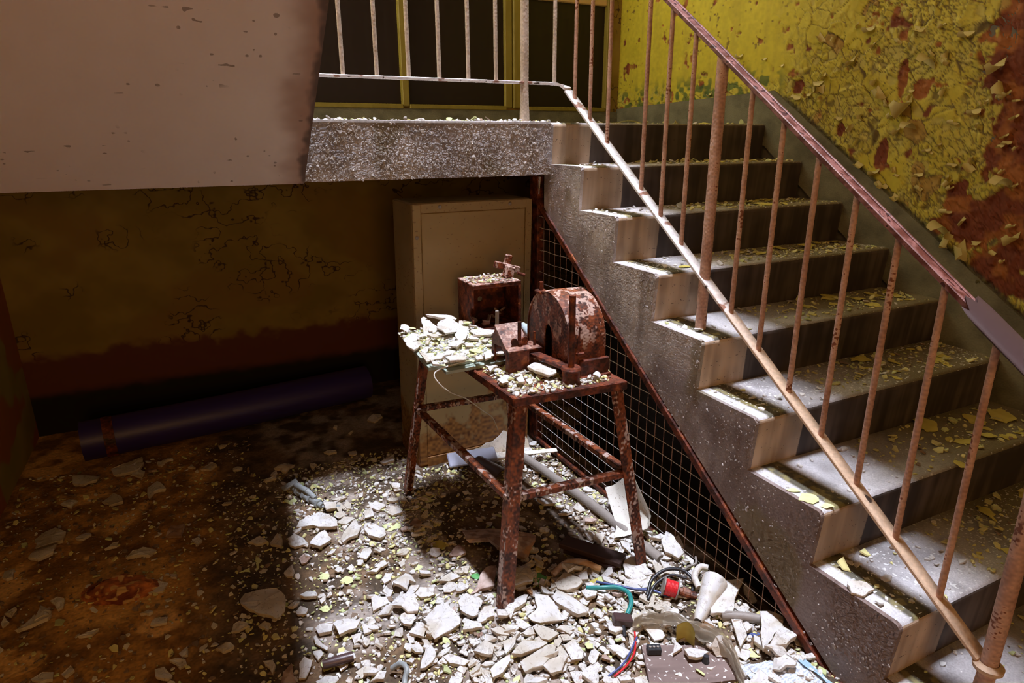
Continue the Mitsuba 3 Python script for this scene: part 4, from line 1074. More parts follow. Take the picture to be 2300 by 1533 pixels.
# outlines of the larger pieces of rubble, in millimetres on the floor (G.., P..: on the stand)
HERO = {
'A1':[[-1200,-167],[-1182,-118],[-1099,-82],[-1069,-125],[-1049,-189],[-1055,-234],[-1103,-221],[-1142,-180]],
'A2':[[-1051,-188],[-1016,-162],[-988,-182],[-981,-201],[-1023,-218]],
'A3':[[-971,-306],[-944,-273],[-916,-271],[-890,-316],[-902,-365],[-929,-382],[-963,-350]],
'A4':[[-1242,-232],[-1213,-202],[-1188,-244],[-1175,-289],[-1225,-289],[-1242,-271]],
'A5':[[-1173,-305],[-1132,-242],[-1103,-221],[-1092,-301],[-1142,-343]],
'A6':[[-1062,-316],[-1016,-259],[-980,-218],[-982,-265],[-970,-271],[-1001,-336],[-1059,-342]],
'A7':[[-937,-156],[-901,-145],[-905,-206],[-940,-200]],
'A8':[[-920,-130],[-875,-111],[-840,-152],[-881,-178]],
'A9':[[-1209,166],[-1180,197],[-1141,184],[-1123,149],[-1165,138]],
'A10':[[-1077,-52],[-1049,-19],[-1026,-48],[-1036,-96],[-1073,-89]],
'A11':[[-1001,-78],[-982,-52],[-969,-77],[-978,-113],[-993,-103]],
'A12':[[-1032,-75],[-1011,-44],[-1003,-71],[-1020,-127],[-1030,-110]],
'A13':[[-852,-209],[-827,-170],[-802,-183],[-797,-237],[-840,-238]],
'A14':[[-1037,-1],[-994,-3],[-976,-25],[-1012,-31]],
'A15':[[-1306,-235],[-1280,-179],[-1262,-173],[-1263,-246],[-1269,-272]],
'A16':[[-1281,-425],[-1248,-390],[-1246,-426],[-1255,-455],[-1274,-445]],
'A17':[[-1250,-579],[-1221,-547],[-1198,-559],[-1197,-594],[-1220,-597]],
'A18':[[-1274,-643],[-1254,-621],[-1234,-645],[-1244,-665],[-1268,-660]],
'A19':[[-1293,-606],[-1266,-586],[-1251,-597],[-1276,-621]],
'A21':[[-1229,-741],[-1214,-738],[-1176,-760],[-1186,-788],[-1223,-776]],
'A22':[[-1177,-766],[-1160,-741],[-1132,-772],[-1099,-795],[-1116,-816],[-1141,-816],[-1168,-825]],
'A23':[[-1095,-780],[-1070,-819],[-1074,-836],[-1100,-836]],
'A24':[[-1241,-780],[-1233,-780],[-1209,-845],[-1214,-855],[-1239,-812]],
'A25':[[-1190,-873],[-1166,-873],[-1141,-908],[-1143,-931],[-1183,-917]],
'A26':[[-1251,-837],[-1227,-839],[-1224,-862],[-1244,-878]],
'A27':[[-1294,-879],[-1278,-859],[-1258,-883],[-1285,-929],[-1303,-925]],
'A28':[[-1263,-955],[-1234,-940],[-1205,-968],[-1203,-985],[-1218,-995],[-1258,-971]],
'A29':[[-1351,-930],[-1338,-886],[-1314,-858],[-1315,-892],[-1310,-950]],
'A30':[[-921,-879],[-863,-842],[-829,-852],[-819,-922],[-828,-957],[-919,-976],[-923,-911]],
'A31':[[-995,-745],[-960,-726],[-917,-754],[-913,-807],[-925,-822],[-956,-821]],
'A32':[[-1039,-687],[-1026,-682],[-992,-710],[-990,-733],[-1048,-748]],
'A33':[[-947,-639],[-900,-621],[-879,-680],[-903,-677],[-919,-708],[-957,-682]],
'A34':[[-980,-911],[-941,-885],[-921,-918],[-946,-953]],
'A35':[[-810,-707],[-758,-688],[-736,-735],[-779,-730]],
'A36':[[-904,-734],[-881,-715],[-835,-737],[-850,-765],[-892,-763]],
'A37':[[-942,-727],[-903,-693],[-879,-708],[-905,-730]],
'A38':[[-990,-1054],[-946,-980],[-930,-982],[-928,-1025],[-954,-1052],[-978,-1063]],
'A39':[[-933,-1034],[-907,-1015],[-883,-1018],[-894,-1036],[-924,-1044]],
'A40':[[-919,-1047],[-898,-1048],[-858,-1097],[-875,-1108],[-909,-1077]],
'A41':[[-1129,-1024],[-1096,-1002],[-1075,-1010],[-1090,-1035]],
'A42':[[-862,-821],[-847,-796],[-827,-813],[-842,-849]],
'A43':[[-998,-669],[-976,-649],[-963,-686],[-983,-710]],
'A44':[[-985,-612],[-963,-586],[-938,-590],[-953,-620],[-980,-631]],
'A45':[[-729,-584],[-673,-537],[-657,-564],[-668,-605],[-705,-605]],
'A46':[[-794,-326],[-755,-286],[-749,-338],[-773,-368]],
'A47':[[-897,-492],[-869,-469],[-847,-499],[-868,-516]],
'A48':[[-1189,-406],[-1172,-402],[-1184,-431]],
'A49':[[-906,-542],[-881,-541],[-887,-569],[-904,-577]],
'A50':[[-1019,-546],[-967,-546],[-987,-566]],
'A51':[[-970,-835],[-933,-832],[-935,-852],[-967,-856]],
'B1':[[-637,-499],[-582,-523],[-504,-569],[-400,-646],[-420,-675],[-477,-736],[-517,-710],[-569,-671],[-586,-618],[-648,-611],[-669,-608],[-653,-553]],
'B2':[[-571,-786],[-520,-773],[-522,-846],[-534,-876],[-628,-864],[-610,-827]],
'B3':[[-746,-829],[-716,-821],[-682,-767],[-649,-744],[-617,-760],[-660,-837],[-710,-824]],
'B4':[[-470,-908],[-416,-872],[-387,-940],[-395,-962],[-418,-976],[-460,-967],[-478,-938]],
'B5':[[-515,-970],[-481,-943],[-456,-994],[-446,-1083],[-458,-1097],[-489,-1092],[-504,-1055],[-519,-990]],
'B6':[[-682,-967],[-665,-950],[-584,-914],[-580,-932],[-605,-963],[-663,-976],[-679,-1001]],
'B7':[[-630,-1018],[-582,-996],[-564,-941],[-527,-964],[-524,-998],[-536,-1079],[-583,-1065],[-624,-1041]],
'B8':[[-632,-1056],[-617,-1054],[-593,-1090],[-580,-1129],[-621,-1140],[-637,-1119]],
'B9':[[-831,-977],[-801,-948],[-769,-979],[-775,-1000],[-807,-994]],
'B10':[[-753,-1011],[-708,-1019],[-709,-1056],[-745,-1039]],
'B11':[[-720,-1008],[-669,-1033],[-674,-1050],[-704,-1054]],
'B12':[[-835,-1071],[-794,-1060],[-774,-1088],[-792,-1114],[-823,-1103]],
'B13':[[-744,-1080],[-714,-1081],[-676,-1068],[-730,-1114],[-754,-1124]],
'B14':[[-743,-1142],[-688,-1103],[-639,-1123],[-626,-1143],[-683,-1154],[-721,-1157]],
'B15':[[-732,-1172],[-694,-1162],[-628,-1146],[-604,-1153],[-630,-1193],[-682,-1214],[-741,-1215]],
'B16':[[-680,-1210],[-628,-1207],[-600,-1217],[-646,-1256],[-673,-1246]],
'B17':[[-614,-1171],[-595,-1167],[-593,-1211],[-628,-1207]],
'B18':[[-593,-1177],[-554,-1169],[-554,-1226],[-571,-1243],[-596,-1227]],
'B20':[[-418,-990],[-377,-988],[-356,-1004],[-389,-1037],[-421,-1032]],
'B22':[[-422,-1140],[-403,-1157],[-391,-1198],[-426,-1200],[-436,-1177]],
'B23':[[-386,-1196],[-372,-1250],[-415,-1273],[-409,-1245]],
'B24':[[-468,-1229],[-446,-1240],[-424,-1286],[-457,-1287],[-470,-1254]],
'B25':[[-576,-1103],[-537,-1098],[-533,-1134],[-548,-1135]],
'B26':[[-819,-1159],[-772,-1140],[-747,-1136],[-754,-1157],[-794,-1187],[-823,-1189]],
'B27':[[-800,-857],[-759,-828],[-726,-861],[-762,-938],[-783,-945],[-806,-901]],
'B28':[[-770,-949],[-732,-916],[-709,-928],[-720,-969],[-758,-960]],
'B29':[[-781,-789],[-738,-775],[-747,-806],[-783,-805]],
'B31':[[-382,-898],[-338,-901],[-361,-944],[-386,-943]],
'B32':[[-672,-1065],[-638,-1068],[-639,-1090],[-666,-1082]],
'B33':[[-575,-1127],[-551,-1134],[-548,-1159],[-579,-1152]],
'C1':[[-208,-934],[-160,-919],[-142,-967],[-154,-1012],[-230,-1067],[-247,-994]],
'C2':[[-141,-1005],[-116,-985],[-125,-1031],[-147,-1091],[-169,-1110],[-160,-1050]],
'C3':[[-46,-926],[1,-897],[-3,-947],[-26,-1024],[-57,-1037],[-78,-989]],
'C4':[[-112,-1005],[-101,-1025],[-84,-1078],[-107,-1089],[-136,-1061]],
'C5':[[-73,-902],[-8,-882],[-1,-896],[-38,-920]],
'C6':[[4,-930],[36,-925],[14,-985],[-9,-979]],
'C8':[[-91,-1249],[-24,-1211],[3,-1204],[53,-1228],[-40,-1283],[-92,-1324],[-147,-1290]],
'C9':[[45,-1237],[69,-1223],[36,-1304],[8,-1306]],
'C10':[[-26,-1371],[7,-1376],[27,-1411],[-11,-1441],[-103,-1474],[-125,-1476]],
'C11':[[-107,-1478],[11,-1431],[32,-1442],[-13,-1493],[-68,-1504]],
'C12':[[28,-1405],[63,-1414],[9,-1434]],
'C13':[[23,-1444],[85,-1447],[63,-1471],[11,-1505],[-8,-1489]],
'C14':[[8,-1507],[77,-1464],[70,-1514],[42,-1552],[-2,-1542]],
'C15':[[-301,-1355],[-277,-1357],[-231,-1389],[-268,-1399],[-308,-1386]],
'C16':[[-336,-1350],[-294,-1309],[-293,-1342]],
'C17':[[-101,-1334],[-76,-1346],[-115,-1410],[-161,-1433]],
'C18':[[-338,-1203],[-291,-1233],[-302,-1277],[-339,-1273]],
'C19':[[-412,-1377],[-357,-1386],[-376,-1409],[-418,-1388]],
'C20':[[-371,-1403],[-319,-1387],[-315,-1395],[-353,-1420]],
'C23':[[-86,-1363],[-69,-1364],[-73,-1390],[-101,-1396]],
'D0':[[-1412,-491],[-1315,-529],[-1291,-579],[-1301,-638],[-1331,-671],[-1384,-628],[-1407,-599],[-1429,-548]],
'D1':[[-1899,706],[-1771,746],[-1760,674],[-1785,613],[-1883,634]],
'D2':[[-1808,597],[-1779,637],[-1756,598],[-1768,560]],
'D3':[[-2043,670],[-1938,653],[-1940,602],[-1989,576],[-2033,614]],
'D4':[[-1706,666],[-1645,713],[-1641,681],[-1694,641]],
'D5':[[-1527,521],[-1482,583],[-1457,542],[-1491,503]],
'D6':[[-1581,585],[-1563,614],[-1549,569]],
'D7':[[-1225,371],[-1152,400],[-1135,354],[-1178,320]],
'D8':[[-1908,408],[-1867,450],[-1831,401],[-1825,359],[-1872,360]],
'D9':[[-1738,435],[-1700,483],[-1664,398],[-1713,390],[-1731,343]],
'D10':[[-2106,202],[-2082,241],[-2045,255],[-2001,188],[-2005,133],[-2092,134]],
'D11':[[-2095,43],[-2078,115],[-2017,103],[-2021,51],[-2064,27]],
'D12':[[-1784,-88],[-1764,-52],[-1731,-38],[-1684,-80],[-1706,-104],[-1751,-87]],
'D13':[[-1661,7],[-1641,69],[-1592,44],[-1604,-21]],
'D14':[[-2061,-357],[-2036,-336],[-2021,-292],[-2007,-325],[-1970,-326],[-1975,-349],[-2040,-363]],
'D15':[[-2013,-339],[-2014,-250],[-1970,-321],[-1973,-338],[-1992,-328]],
'D16':[[-1986,-250],[-1968,-240],[-1947,-256],[-1946,-293],[-1960,-300]],
'D17':[[-1722,-430],[-1698,-420],[-1682,-441],[-1696,-452]],
'D18':[[-1884,-469],[-1861,-456],[-1829,-451],[-1846,-472]],
'D19':[[-1610,-666],[-1586,-647],[-1584,-690],[-1600,-686]],
'D20':[[-1512,-699],[-1478,-700],[-1458,-725],[-1490,-737]],
'D21':[[-1632,-689],[-1591,-702],[-1586,-726],[-1605,-731]],
'D22':[[-1669,-710],[-1645,-712],[-1622,-755],[-1631,-768],[-1666,-740]],
'D23':[[-1980,-599],[-1956,-583],[-1930,-596],[-1926,-623],[-1958,-620]],
'D24':[[-1909,-606],[-1889,-584],[-1878,-608],[-1897,-623]],
'D25':[[-1380,-182],[-1335,-161],[-1309,-211],[-1352,-208]],
'D26':[[-1304,-225],[-1270,-173],[-1261,-228],[-1272,-266]],
'D27':[[-1279,-420],[-1251,-390],[-1247,-425],[-1265,-448]],
'D28':[[-2166,-9],[-2167,34],[-2137,36],[-2131,-26],[-2149,-33]],
'D29':[[-2112,-291],[-2110,-257],[-2089,-293],[-2104,-307]],
'D30':[[-2111,-247],[-2091,-213],[-2079,-236],[-2090,-267]],
'D32':[[-1386,-656],[-1364,-641],[-1349,-666],[-1364,-688]],
'D33':[[-1568,-64],[-1544,-57],[-1532,-82],[-1551,-104]],
'D34':[[-768,228],[-689,268],[-703,206],[-758,204]],
'D35':[[-1278,291],[-1224,316],[-1223,289],[-1272,277]],
'D36':[[-1390,-808],[-1363,-821],[-1356,-843],[-1369,-872]],
'D37':[[-1850,-270],[-1837,-223],[-1796,-223],[-1751,-265],[-1729,-296],[-1748,-325],[-1798,-320]],
'FA1':[[-892,-272],[-856,-274],[-825,-300],[-839,-330],[-885,-318]],
'FA2':[[-752,-469],[-721,-475],[-707,-502],[-727,-535],[-757,-515]],
'FA3':[[-1178,-480],[-1157,-469],[-1137,-484],[-1147,-512],[-1173,-503]],
'FA4':[[-1204,-646],[-1179,-640],[-1171,-666],[-1193,-666]],
'FA5':[[-1238,-890],[-1219,-879],[-1199,-907],[-1204,-926],[-1234,-920]],
'FA6':[[-865,-597],[-840,-574],[-830,-597],[-845,-619]],
'FA7':[[-698,-144],[-669,-140],[-649,-199],[-681,-195]],
'FA8':[[-1206,65],[-1178,82],[-1168,58],[-1190,39]],
'FA9':[[-1153,-993],[-1141,-991],[-1143,-1009],[-1153,-1012]],
'FA10':[[-876,-800],[-855,-792],[-859,-812]],
'FB21':[[-355,-947],[-297,-940],[-309,-964],[-369,-975]],
'FB34':[[-700,-722],[-674,-710],[-664,-752],[-690,-749]],
'FB35':[[-515,-832],[-482,-824],[-470,-860],[-522,-882]],
'FB36':[[-476,-782],[-467,-818],[-497,-822]],
'FB37':[[-526,-1187],[-504,-1175],[-502,-1195],[-515,-1215],[-531,-1207]],
'FC1':[[-200,-1052],[-189,-1062],[-208,-1128],[-222,-1113]],
'FC2':[[-325,-942],[-296,-942],[-310,-967],[-347,-975]],
'FC3':[[-140,-1417],[-125,-1438],[-123,-1471],[-154,-1449]],
'FD1':[[-1421,-345],[-1386,-335],[-1385,-362]],
'FD2':[[-1343,-306],[-1365,-361],[-1353,-255]],
'G1':[[-631,-85],[-613,-65],[-601,-199],[-620,-243],[-687,-286]],
'G2':[[-619,-106],[-561,-46],[-490,-59],[-502,-150],[-524,-196],[-564,-176]],
'G3':[[-591,-162],[-567,-146],[-525,-264],[-543,-308],[-621,-332],[-625,-266]],
'G4':[[-593,-358],[-535,-272],[-509,-286],[-564,-397],[-595,-405]],
'G5':[[-510,-299],[-468,-266],[-451,-329],[-434,-363],[-468,-409],[-513,-374]],
'G6':[[-786,-378],[-753,-349],[-726,-374],[-738,-402],[-773,-440],[-791,-419]],
'G7':[[-769,-293],[-721,-256],[-707,-276],[-727,-327],[-770,-340]],
'G8':[[-652,-434],[-587,-421],[-603,-459],[-633,-477]],
'G9':[[-595,-440],[-555,-449],[-569,-476],[-595,-474]],
'G10':[[-768,-474],[-726,-505],[-738,-550],[-768,-555]],
'G11':[[-710,-574],[-663,-547],[-638,-580],[-655,-622],[-710,-623]],
'G12':[[-703,-538],[-661,-474],[-670,-533],[-687,-546]],
'G13':[[-612,-563],[-593,-593],[-593,-623],[-615,-622]],
'G14':[[-571,-573],[-532,-550],[-562,-619],[-588,-626]],
'G15':[[-751,-440],[-723,-443],[-744,-476]],
'G16':[[-718,-390],[-677,-316],[-678,-339],[-707,-395]],
'G17':[[-554,-390],[-523,-356],[-517,-408],[-531,-425]],
'G18':[[-763,-568],[-742,-587],[-744,-616],[-767,-614]],
'FG1':[[-591,-487],[-550,-508],[-568,-543],[-596,-523]],
'FG2':[[-542,-215],[-499,-181],[-519,-254],[-531,-261]],
'FG3':[[-645,-597],[-616,-602],[-628,-625]],
'FG4':[[-661,-311],[-629,-315],[-653,-364]],
'FG5':[[-743,-606],[-719,-599],[-729,-632]],
'P1':[[-487,-731],[-442,-696],[-414,-685],[-393,-696],[-421,-772],[-409,-794],[-431,-829],[-462,-836],[-471,-802]],
'P2':[[-602,-658],[-575,-647],[-564,-677],[-598,-692]],
'P3':[[-560,-802],[-530,-780],[-540,-826],[-567,-834]],
'P4':[[-528,-803],[-509,-798],[-517,-838],[-541,-854]],
'P5':[[-499,-883],[-483,-883],[-493,-906]],
'P6':[[-321,-869],[-297,-850],[-305,-892],[-317,-901]],
'P7':[[-305,-830],[-273,-831],[-287,-847]],
'P8':[[-419,-613],[-395,-606],[-387,-620],[-416,-667],[-423,-655]],
'P9':[[-612,-776],[-575,-757],[-586,-803],[-610,-805]],
'P10':[[-544,-750],[-521,-746],[-529,-773],[-553,-783]],
'P11':[[-359,-835],[-337,-822],[-368,-868]],
}


def shard(poly, th=.010, curv=0.0, ax=0.0, tx=0.0, ty=0.0, rng=RNG, step=.032, jag=.0022, edge=.90):
    """A broken piece: the outline roughened, bent by curv metres along the direction ax, tilted by tx, ty degrees. Returned about its own centre."""
    p = np.asarray(poly, float)
    a = p[:, 0] * np.roll(p[:, 1], -1) - np.roll(p[:, 0], -1) * p[:, 1]
    if a.sum() < 0:
        p = p[::-1]
    out = []
    for i in range(len(p)):
        d = p[(i + 1) % len(p)] - p[i]
        n = max(1, int(np.ceil(np.linalg.norm(d) / step)))
        for k in range(n):
            out.append(p[i] + d * k / n + (rng.normal(0, jag, 2) if k else rng.normal(0, jag * .4, 2)))
    o = np.array(out)
    c = o.mean(0)
    o -= c
    n = len(o)
    R = np.linalg.norm(o, axis=1).max()
    ca, sa = math.cos(ax), math.sin(ax)
    rings = [o, o * .982, o * .55, np.zeros((1, 2))]
    q = np.vstack(rings)
    z = -curv * ((q @ [ca, sa]) / R) ** 2 + .0012 * rng.normal(0, 1, len(q)) * (th > .004)
    top = np.column_stack([q, z])
    bot = np.column_stack([q, z - th])
    top[:n, 2] -= .07 * th
    bot[:n, :2] *= edge
    bot[n:, :2] *= edge
    f = []
    for r in range(2):
        for i in range(n):
            k = (i + 1) % n
            f += [[r * n + i, r * n + k, (r + 1) * n + k], [r * n + i, (r + 1) * n + k, (r + 1) * n + i]]
    for i in range(n):
        f.append([2 * n + i, 2 * n + (i + 1) % n, 3 * n])
    f = np.array(f)
    m = len(top)
    s = []
    for i in range(n):
        k = (i + 1) % n
        s += [[i, i + m, k + m], [i, k + m, k]]
    v = np.vstack([top, bot])
    f = np.vstack([f, f[:, ::-1] + m, np.array(s)])
    M = rotm([1, 0, 0], tx) @ rotm([0, 1, 0], ty)
    return (v @ M[:3, :3].T, f), c


UNIQUE = {
    'A30': ('large square white ceramic slab lying flat in the front rubble', 'slab'), 'A1': ('long pale ceramic slab beside the grey tap fitting', 'slab'),
    'A3': ('white hexagonal ceramic piece left of the pale green flake', 'ceramic shard'), 'A22': ('jagged shard with sooty black speckles, left part of the lit floor', 'ceramic shard'),
    'A33': ('white ceramic piece arched like a saddle, left of the front leg', 'ceramic shard'), 'A31': ('broad white shard with an orange spot, behind the large square slab', 'ceramic shard'),
    'B1': ('large curved clay-brown trough piece lying under the stand behind its front leg', 'ceramic trough'), 'B3': ('wavy S-shaped ceramic rim at the left of the front leg', 'ceramic rim'),
    'B2': ('dull triangular shard standing behind the foot of the front leg', 'ceramic shard'), 'B4': ('rounded triangular shard like a spearhead, right of the front leg', 'ceramic shard'),
    'B5': ('long white ceramic rim with a brown groove, right of the front leg foot', 'ceramic rim'), 'B6': ('gutter-shaped shard showing its brown inside at the foot of the front leg', 'ceramic shard'),
    'B7': ('fan-like white shard right of the gutter-shaped one', 'ceramic shard'), 'B15': ('long curved white tile piece in the middle of the front edge', 'ceramic shard'),
    'C1': ('large pentagonal white tile lying at the foot of the right leg', 'tile shard'), 'C3': ('white tile piece with a round sunken ring, between right leg and mesh', 'tile shard'),
    'C8': ('broad white sheet-like shard right of the ceramic spout', 'ceramic shard'), 'C9': ('grooved white corner piece leaning on the foot of the mesh', 'ceramic shard'),
    'C10': ('big leaf-shaped white shard below the grey conduit', 'ceramic shard'), 'C11': ('white shard with dark ribs beside the big leaf-shaped one', 'ceramic shard'),
    'C13': ('thick cream shard between the ribbed one and the stair foot', 'ceramic shard'), 'C14': ('smooth fan-shaped white piece against the stair foot', 'ceramic shard'),
    'C15': ('canoe-shaped white shard lying on the grey board', 'ceramic shard'), 'C16': ('small triangular shard lying on the grey board', 'ceramic shard'),
    'D0': ('big pale boulder-like shard at the edge of the light, left of the lit floor', 'ceramic shard'), 'D1': ('long cream rim piece in front of the blue pipe', 'ceramic rim'),
    'D10': ('large dull rounded shard at the far left of the dark floor', 'ceramic shard'), 'D11': ('second dull shard lying just in front of the large rounded one, far left', 'ceramic shard'),
    'D12': ('yellowish leaf-shaped shard alone in the middle of the dark floor', 'ceramic shard'), 'D15': ('upright pale triangular shard on the lower left dark floor', 'ceramic shard'),
    'D14': ('long shard under the upright pale triangle, lower left', 'ceramic shard'), 'D9': ('star-like broken shard behind the leaf-shaped one on the dark floor', 'ceramic shard'),
    'A29': ('curved brownish shard standing up at the bottom edge, left of the lit floor', 'ceramic shard'), 'A24': ('narrow curved shard at the left edge of the light, near the bottom', 'ceramic shard'),
    'FA1': ('pale lime-green paint flake right of the hexagonal ceramic piece', 'paint flake'), 'FA2': ('round yellow paint flake in the shade under the stand', 'paint flake'),
    'FA5': ('cup-shaped lime paint flake near the bottom, left part of the light', 'paint flake'), 'FB34': ('bright green flake behind the wavy rim, left of the front leg', 'paint flake'),
    'FB35': ('green flake in the shade right of the front leg', 'paint flake'), 'FB21': ('lime-yellow flake behind the teal hose', 'paint flake'),
    'G2': ('cream slab of plaster at the back of the heap on the glass sheet', 'plaster piece'), 'G1': ('white triangular plaster piece standing up at the back left of the glass sheet', 'plaster piece'),
    'G3': ('broad plaster slab lying across the heap on the glass sheet', 'plaster piece'), 'G6': ('round-edged plaster piece hanging over the left end of the glass sheet', 'plaster piece'),
    'P1': ('large jagged plaster piece between the vice block and the round rod base', 'plaster piece'), 'FG1': ('mint green paint flake on the glass sheet', 'paint flake'),
    'FG2': ('green leaf-like flake leaning against the rusty steel box', 'paint flake'),
}


def region(x, y):
    if x < -1.28:
        return 'on the dark dirt floor left of the light' if y < .1 else 'on the dark floor before the back wall'
    if y > -.02:
        return 'on the floor behind the stand, near the cabinet foot'
    if y > -.45 and x < -.70:
        return 'on the back left part of the lit floor, near the tap fitting'
    if y > -.78 and x < -.70:
        return 'in the sparse gravel on the left part of the lit floor'
    if x < -.80:
        return 'in the front rubble at the left of the stand'
    if x < -.42:
        return 'in the dense rubble around and before the front leg'
    if y > -.9:
        return 'in the shade and litter under the stand, beside the floor tube'
    return 'in the rubble before the wire mesh, right of the front leg'


TONE = {'m_shard': 'white', 'm_clay': 'brownish', 'm_flake': 'lime', 'm_flakeyellow': 'yellow', 'm_green': 'green'}
MARKS = {'floor': [('grey tap', -1.12, .03), ('front leg', -.69, -.955), ('left leg', -.744, -.064), ('right leg', -.133, -.979), ('red coil', -.17, -1.13), ('teal hose', -.31, -1.09),
                   ('plastic hood', -.07, -.78), ('dark plank', -.30, -.80), ('brick lump', -1.79, -.27), ('grey board', -.30, -1.38), ('grey conduit', -.03, -1.36), ('grey hook', -1.045, -1.05),
                   ('dark roll', -1.19, -.92), ('blue-grey tile', -.38, .03), ('newspaper', -.13, -1.55), ('blue pipe', -1.95, .85), ('floor tube', -.13, -.35)],
         'sheet': [('vice block', -.50, -.62), ('steel box', -.40, -.18), ('back left glass corner', -.745, -.155), ('front left glass corner', -.772, -.585), ('left end of the glass', -.76, -.36), ('middle of the glass', -.62, -.36)],
         'plate': [('vice block', -.50, -.70), ('rod base', -.398, -.862), ('left front plate corner', -.60, -.88), ('right front plate corner', -.24, -.905), ('wheel guard foot', -.30, -.84)]}
for n_, t_ in (('A30', 'square white slab'), ('A22', 'sooty jagged shard'), ('D0', 'boulder-like shard'), ('D12', 'yellowish leaf-shaped shard'), ('D10', 'large dull rounded shard'), ('D15', 'upright pale triangle'),
               ('D1', 'long cream rim piece'), ('FA2', 'round yellow flake'), ('A3', 'hexagonal ceramic piece'), ('B15', 'long curved tile piece'), ('B1', 'clay trough piece'), ('A33', 'saddle-shaped shard'), ('A1', 'long pale slab')):
    MARKS['floor'].append((t_, *(np.array(HERO[n_]).mean(0) / 1000)))
PENDING = []


def put(name, mesh, c, z, bsdf, lab, catg, group=None, meta=None):
    v, f = mesh
    key = fresh(name)
    labels[key] = {'label': lab or '', 'category': catg}
    if group:
        labels[key]['group'] = group
    scene[key] = mikit.ply((v + [c[0], c[1], z - v[:, 2].min()], f), bsdf)
    if lab is None:
        PENDING.append((key, c[0], c[1], *meta))
    return key


def describe(poly, size, cv, catg):
    q = np.asarray(poly) - np.mean(poly, 0)
    w = np.sqrt(np.linalg.eigvalsh(q.T @ q))
    if w[1] > 2.1 * w[0]:
        shape = 'long narrow'
    elif cv > .10 * size:
        shape = 'curved'
    else:
        shape = {3: 'triangular', 4: 'four-sided', 5: 'five-sided'}.get(len(q), 'many-sided')
    return ('tiny' if size < .035 else 'small' if size < .055 else 'medium' if size < .085 else 'large'), shape


def way(dx, dy, fine):
    r, f = dx * RGT[0] + dy * RGT[1], dx * FWD[0] + dy * FWD[1]
    ang = math.degrees(math.atan2(f, r)) % 360
    if fine:
        return ['right of', 'behind and right of', 'behind', 'behind and left of', 'left of', 'in front and left of', 'in front of', 'in front and right of'][int((ang + 22.5) // 45) % 8]
    return ['right of', 'behind', 'left of', 'in front of'][int((ang + 45) // 90) % 4]


def resolve():
    todo = list(PENDING)
    for level in range(4):
        made = {}
        for t in todo:
            key, x, y, size, shape, tone, noun, scope = t
            ms = sorted(MARKS[scope], key=lambda m_: math.hypot(x - m_[1], y - m_[2]))
            d = math.hypot(x - ms[0][1], y - ms[0][2])
            lab = f"{size} {shape} {tone} {noun} {'just ' if level > 1 and d < .12 else ''}{way(x - ms[0][1], y - ms[0][2], level > 0)} the {ms[0][0]}"
            if level > 2 and len(lab.split()) + len(ms[1][0].split()) < 13:
                lab += f", towards the {ms[1][0]}"
            made.setdefault(lab, []).append(t)
        left = []
        for lab, ts in made.items():
            if len(ts) == 2 and level == 3:
                ts.sort(key=lambda t: math.hypot(t[1] - EYE[0], t[2] - EYE[1]))
                labels[ts[0][0]]['label'], labels[ts[1][0]]['label'] = 'nearer ' + lab, 'farther ' + lab
            elif len(ts) == 1 or level == 3:
                for t in ts:
                    labels[t[0]]['label'] = lab
            else:
                left += ts
        todo = left


placed = []
for n, q in HERO.items():
    p = np.array(q) / 1000.0
    fl = n.startswith('F')
    size = np.linalg.norm(p.max(0) - p.min(0))
    seedr = np.random.default_rng(sum(ord(ch) * (i + 3) for i, ch in enumerate(n)))
    on_stand = n.lstrip('F')[0] in 'GP'
    if fl:
        mesh, c = shard(p, .0016, .006 * seedr.random(), seedr.uniform(0, 3), seedr.normal(0, 4), seedr.normal(0, 4), seedr, .02, .003, 1.0)
        mat = 'm_green' if n in ('FB34', 'FB35') else 'm_flakeyellow' if n in ('FA2', 'FB36', 'FB21') else 'm_flake'
    else:
        th = float(np.clip(.006 + .055 * size, .007, .016)) * (.6 if on_stand else 1)
        cv = seedr.uniform(-.02, .28) * size * (seedr.random() < .55)
        if n in ('B1',):
            cv, th = .060, .016
        if n in ('A33', 'B6', 'A6'):
            cv = .040
        if n in ('C16', 'C15', 'C1', 'A30', 'A34'):
            cv = 0
        mesh, c = shard(p, th, cv, seedr.uniform(0, 3.1), seedr.normal(0, 5), seedr.normal(0, 5), seedr)
        mat = 'm_clay' if n in ('B1', 'B3', 'D37', 'A46', 'A45', 'D13', 'A29') else 'm_shard'
    if n == 'D37':
        continue
    if on_stand:
        zf = (ZG if 'G' in n else ZP + .003) + {'G2': .007, 'G1': .0, 'G3': .010}.get(n, .004 + .006 * seedr.random())
        where = 'in the heap on the glass sheet' if 'G' in n else 'on the front plate of the stand'
    else:
        zf = float(H(*c)) + (.0015 if fl else .0005) + (.010 * seedr.random() if (c[0] > -.95 and c[1] < -.75) else 0)
        if n in ('C15', 'C16'):
            zf = .0505
        where = region(*c)
    kind = 'paint flake' if fl else 'plaster piece' if on_stand else 'ceramic shard'
    if n in UNIQUE:
        put(kind.replace(' ', '_'), mesh, c, zf, mat, *UNIQUE[n])
    else:
        put(kind.replace(' ', '_'), mesh, c, zf, mat, None, kind, f"{TONE[mat]} {kind}s {where}",
            (*describe(p, size, 0 if fl else cv, kind), TONE[mat], 'paint flake' if fl else 'plaster piece' if on_stand else 'shard', ('sheet' if 'G' in n else 'plate') if on_stand else 'floor'))
    placed.append((c[0], c[1], size / 2, on_stand))


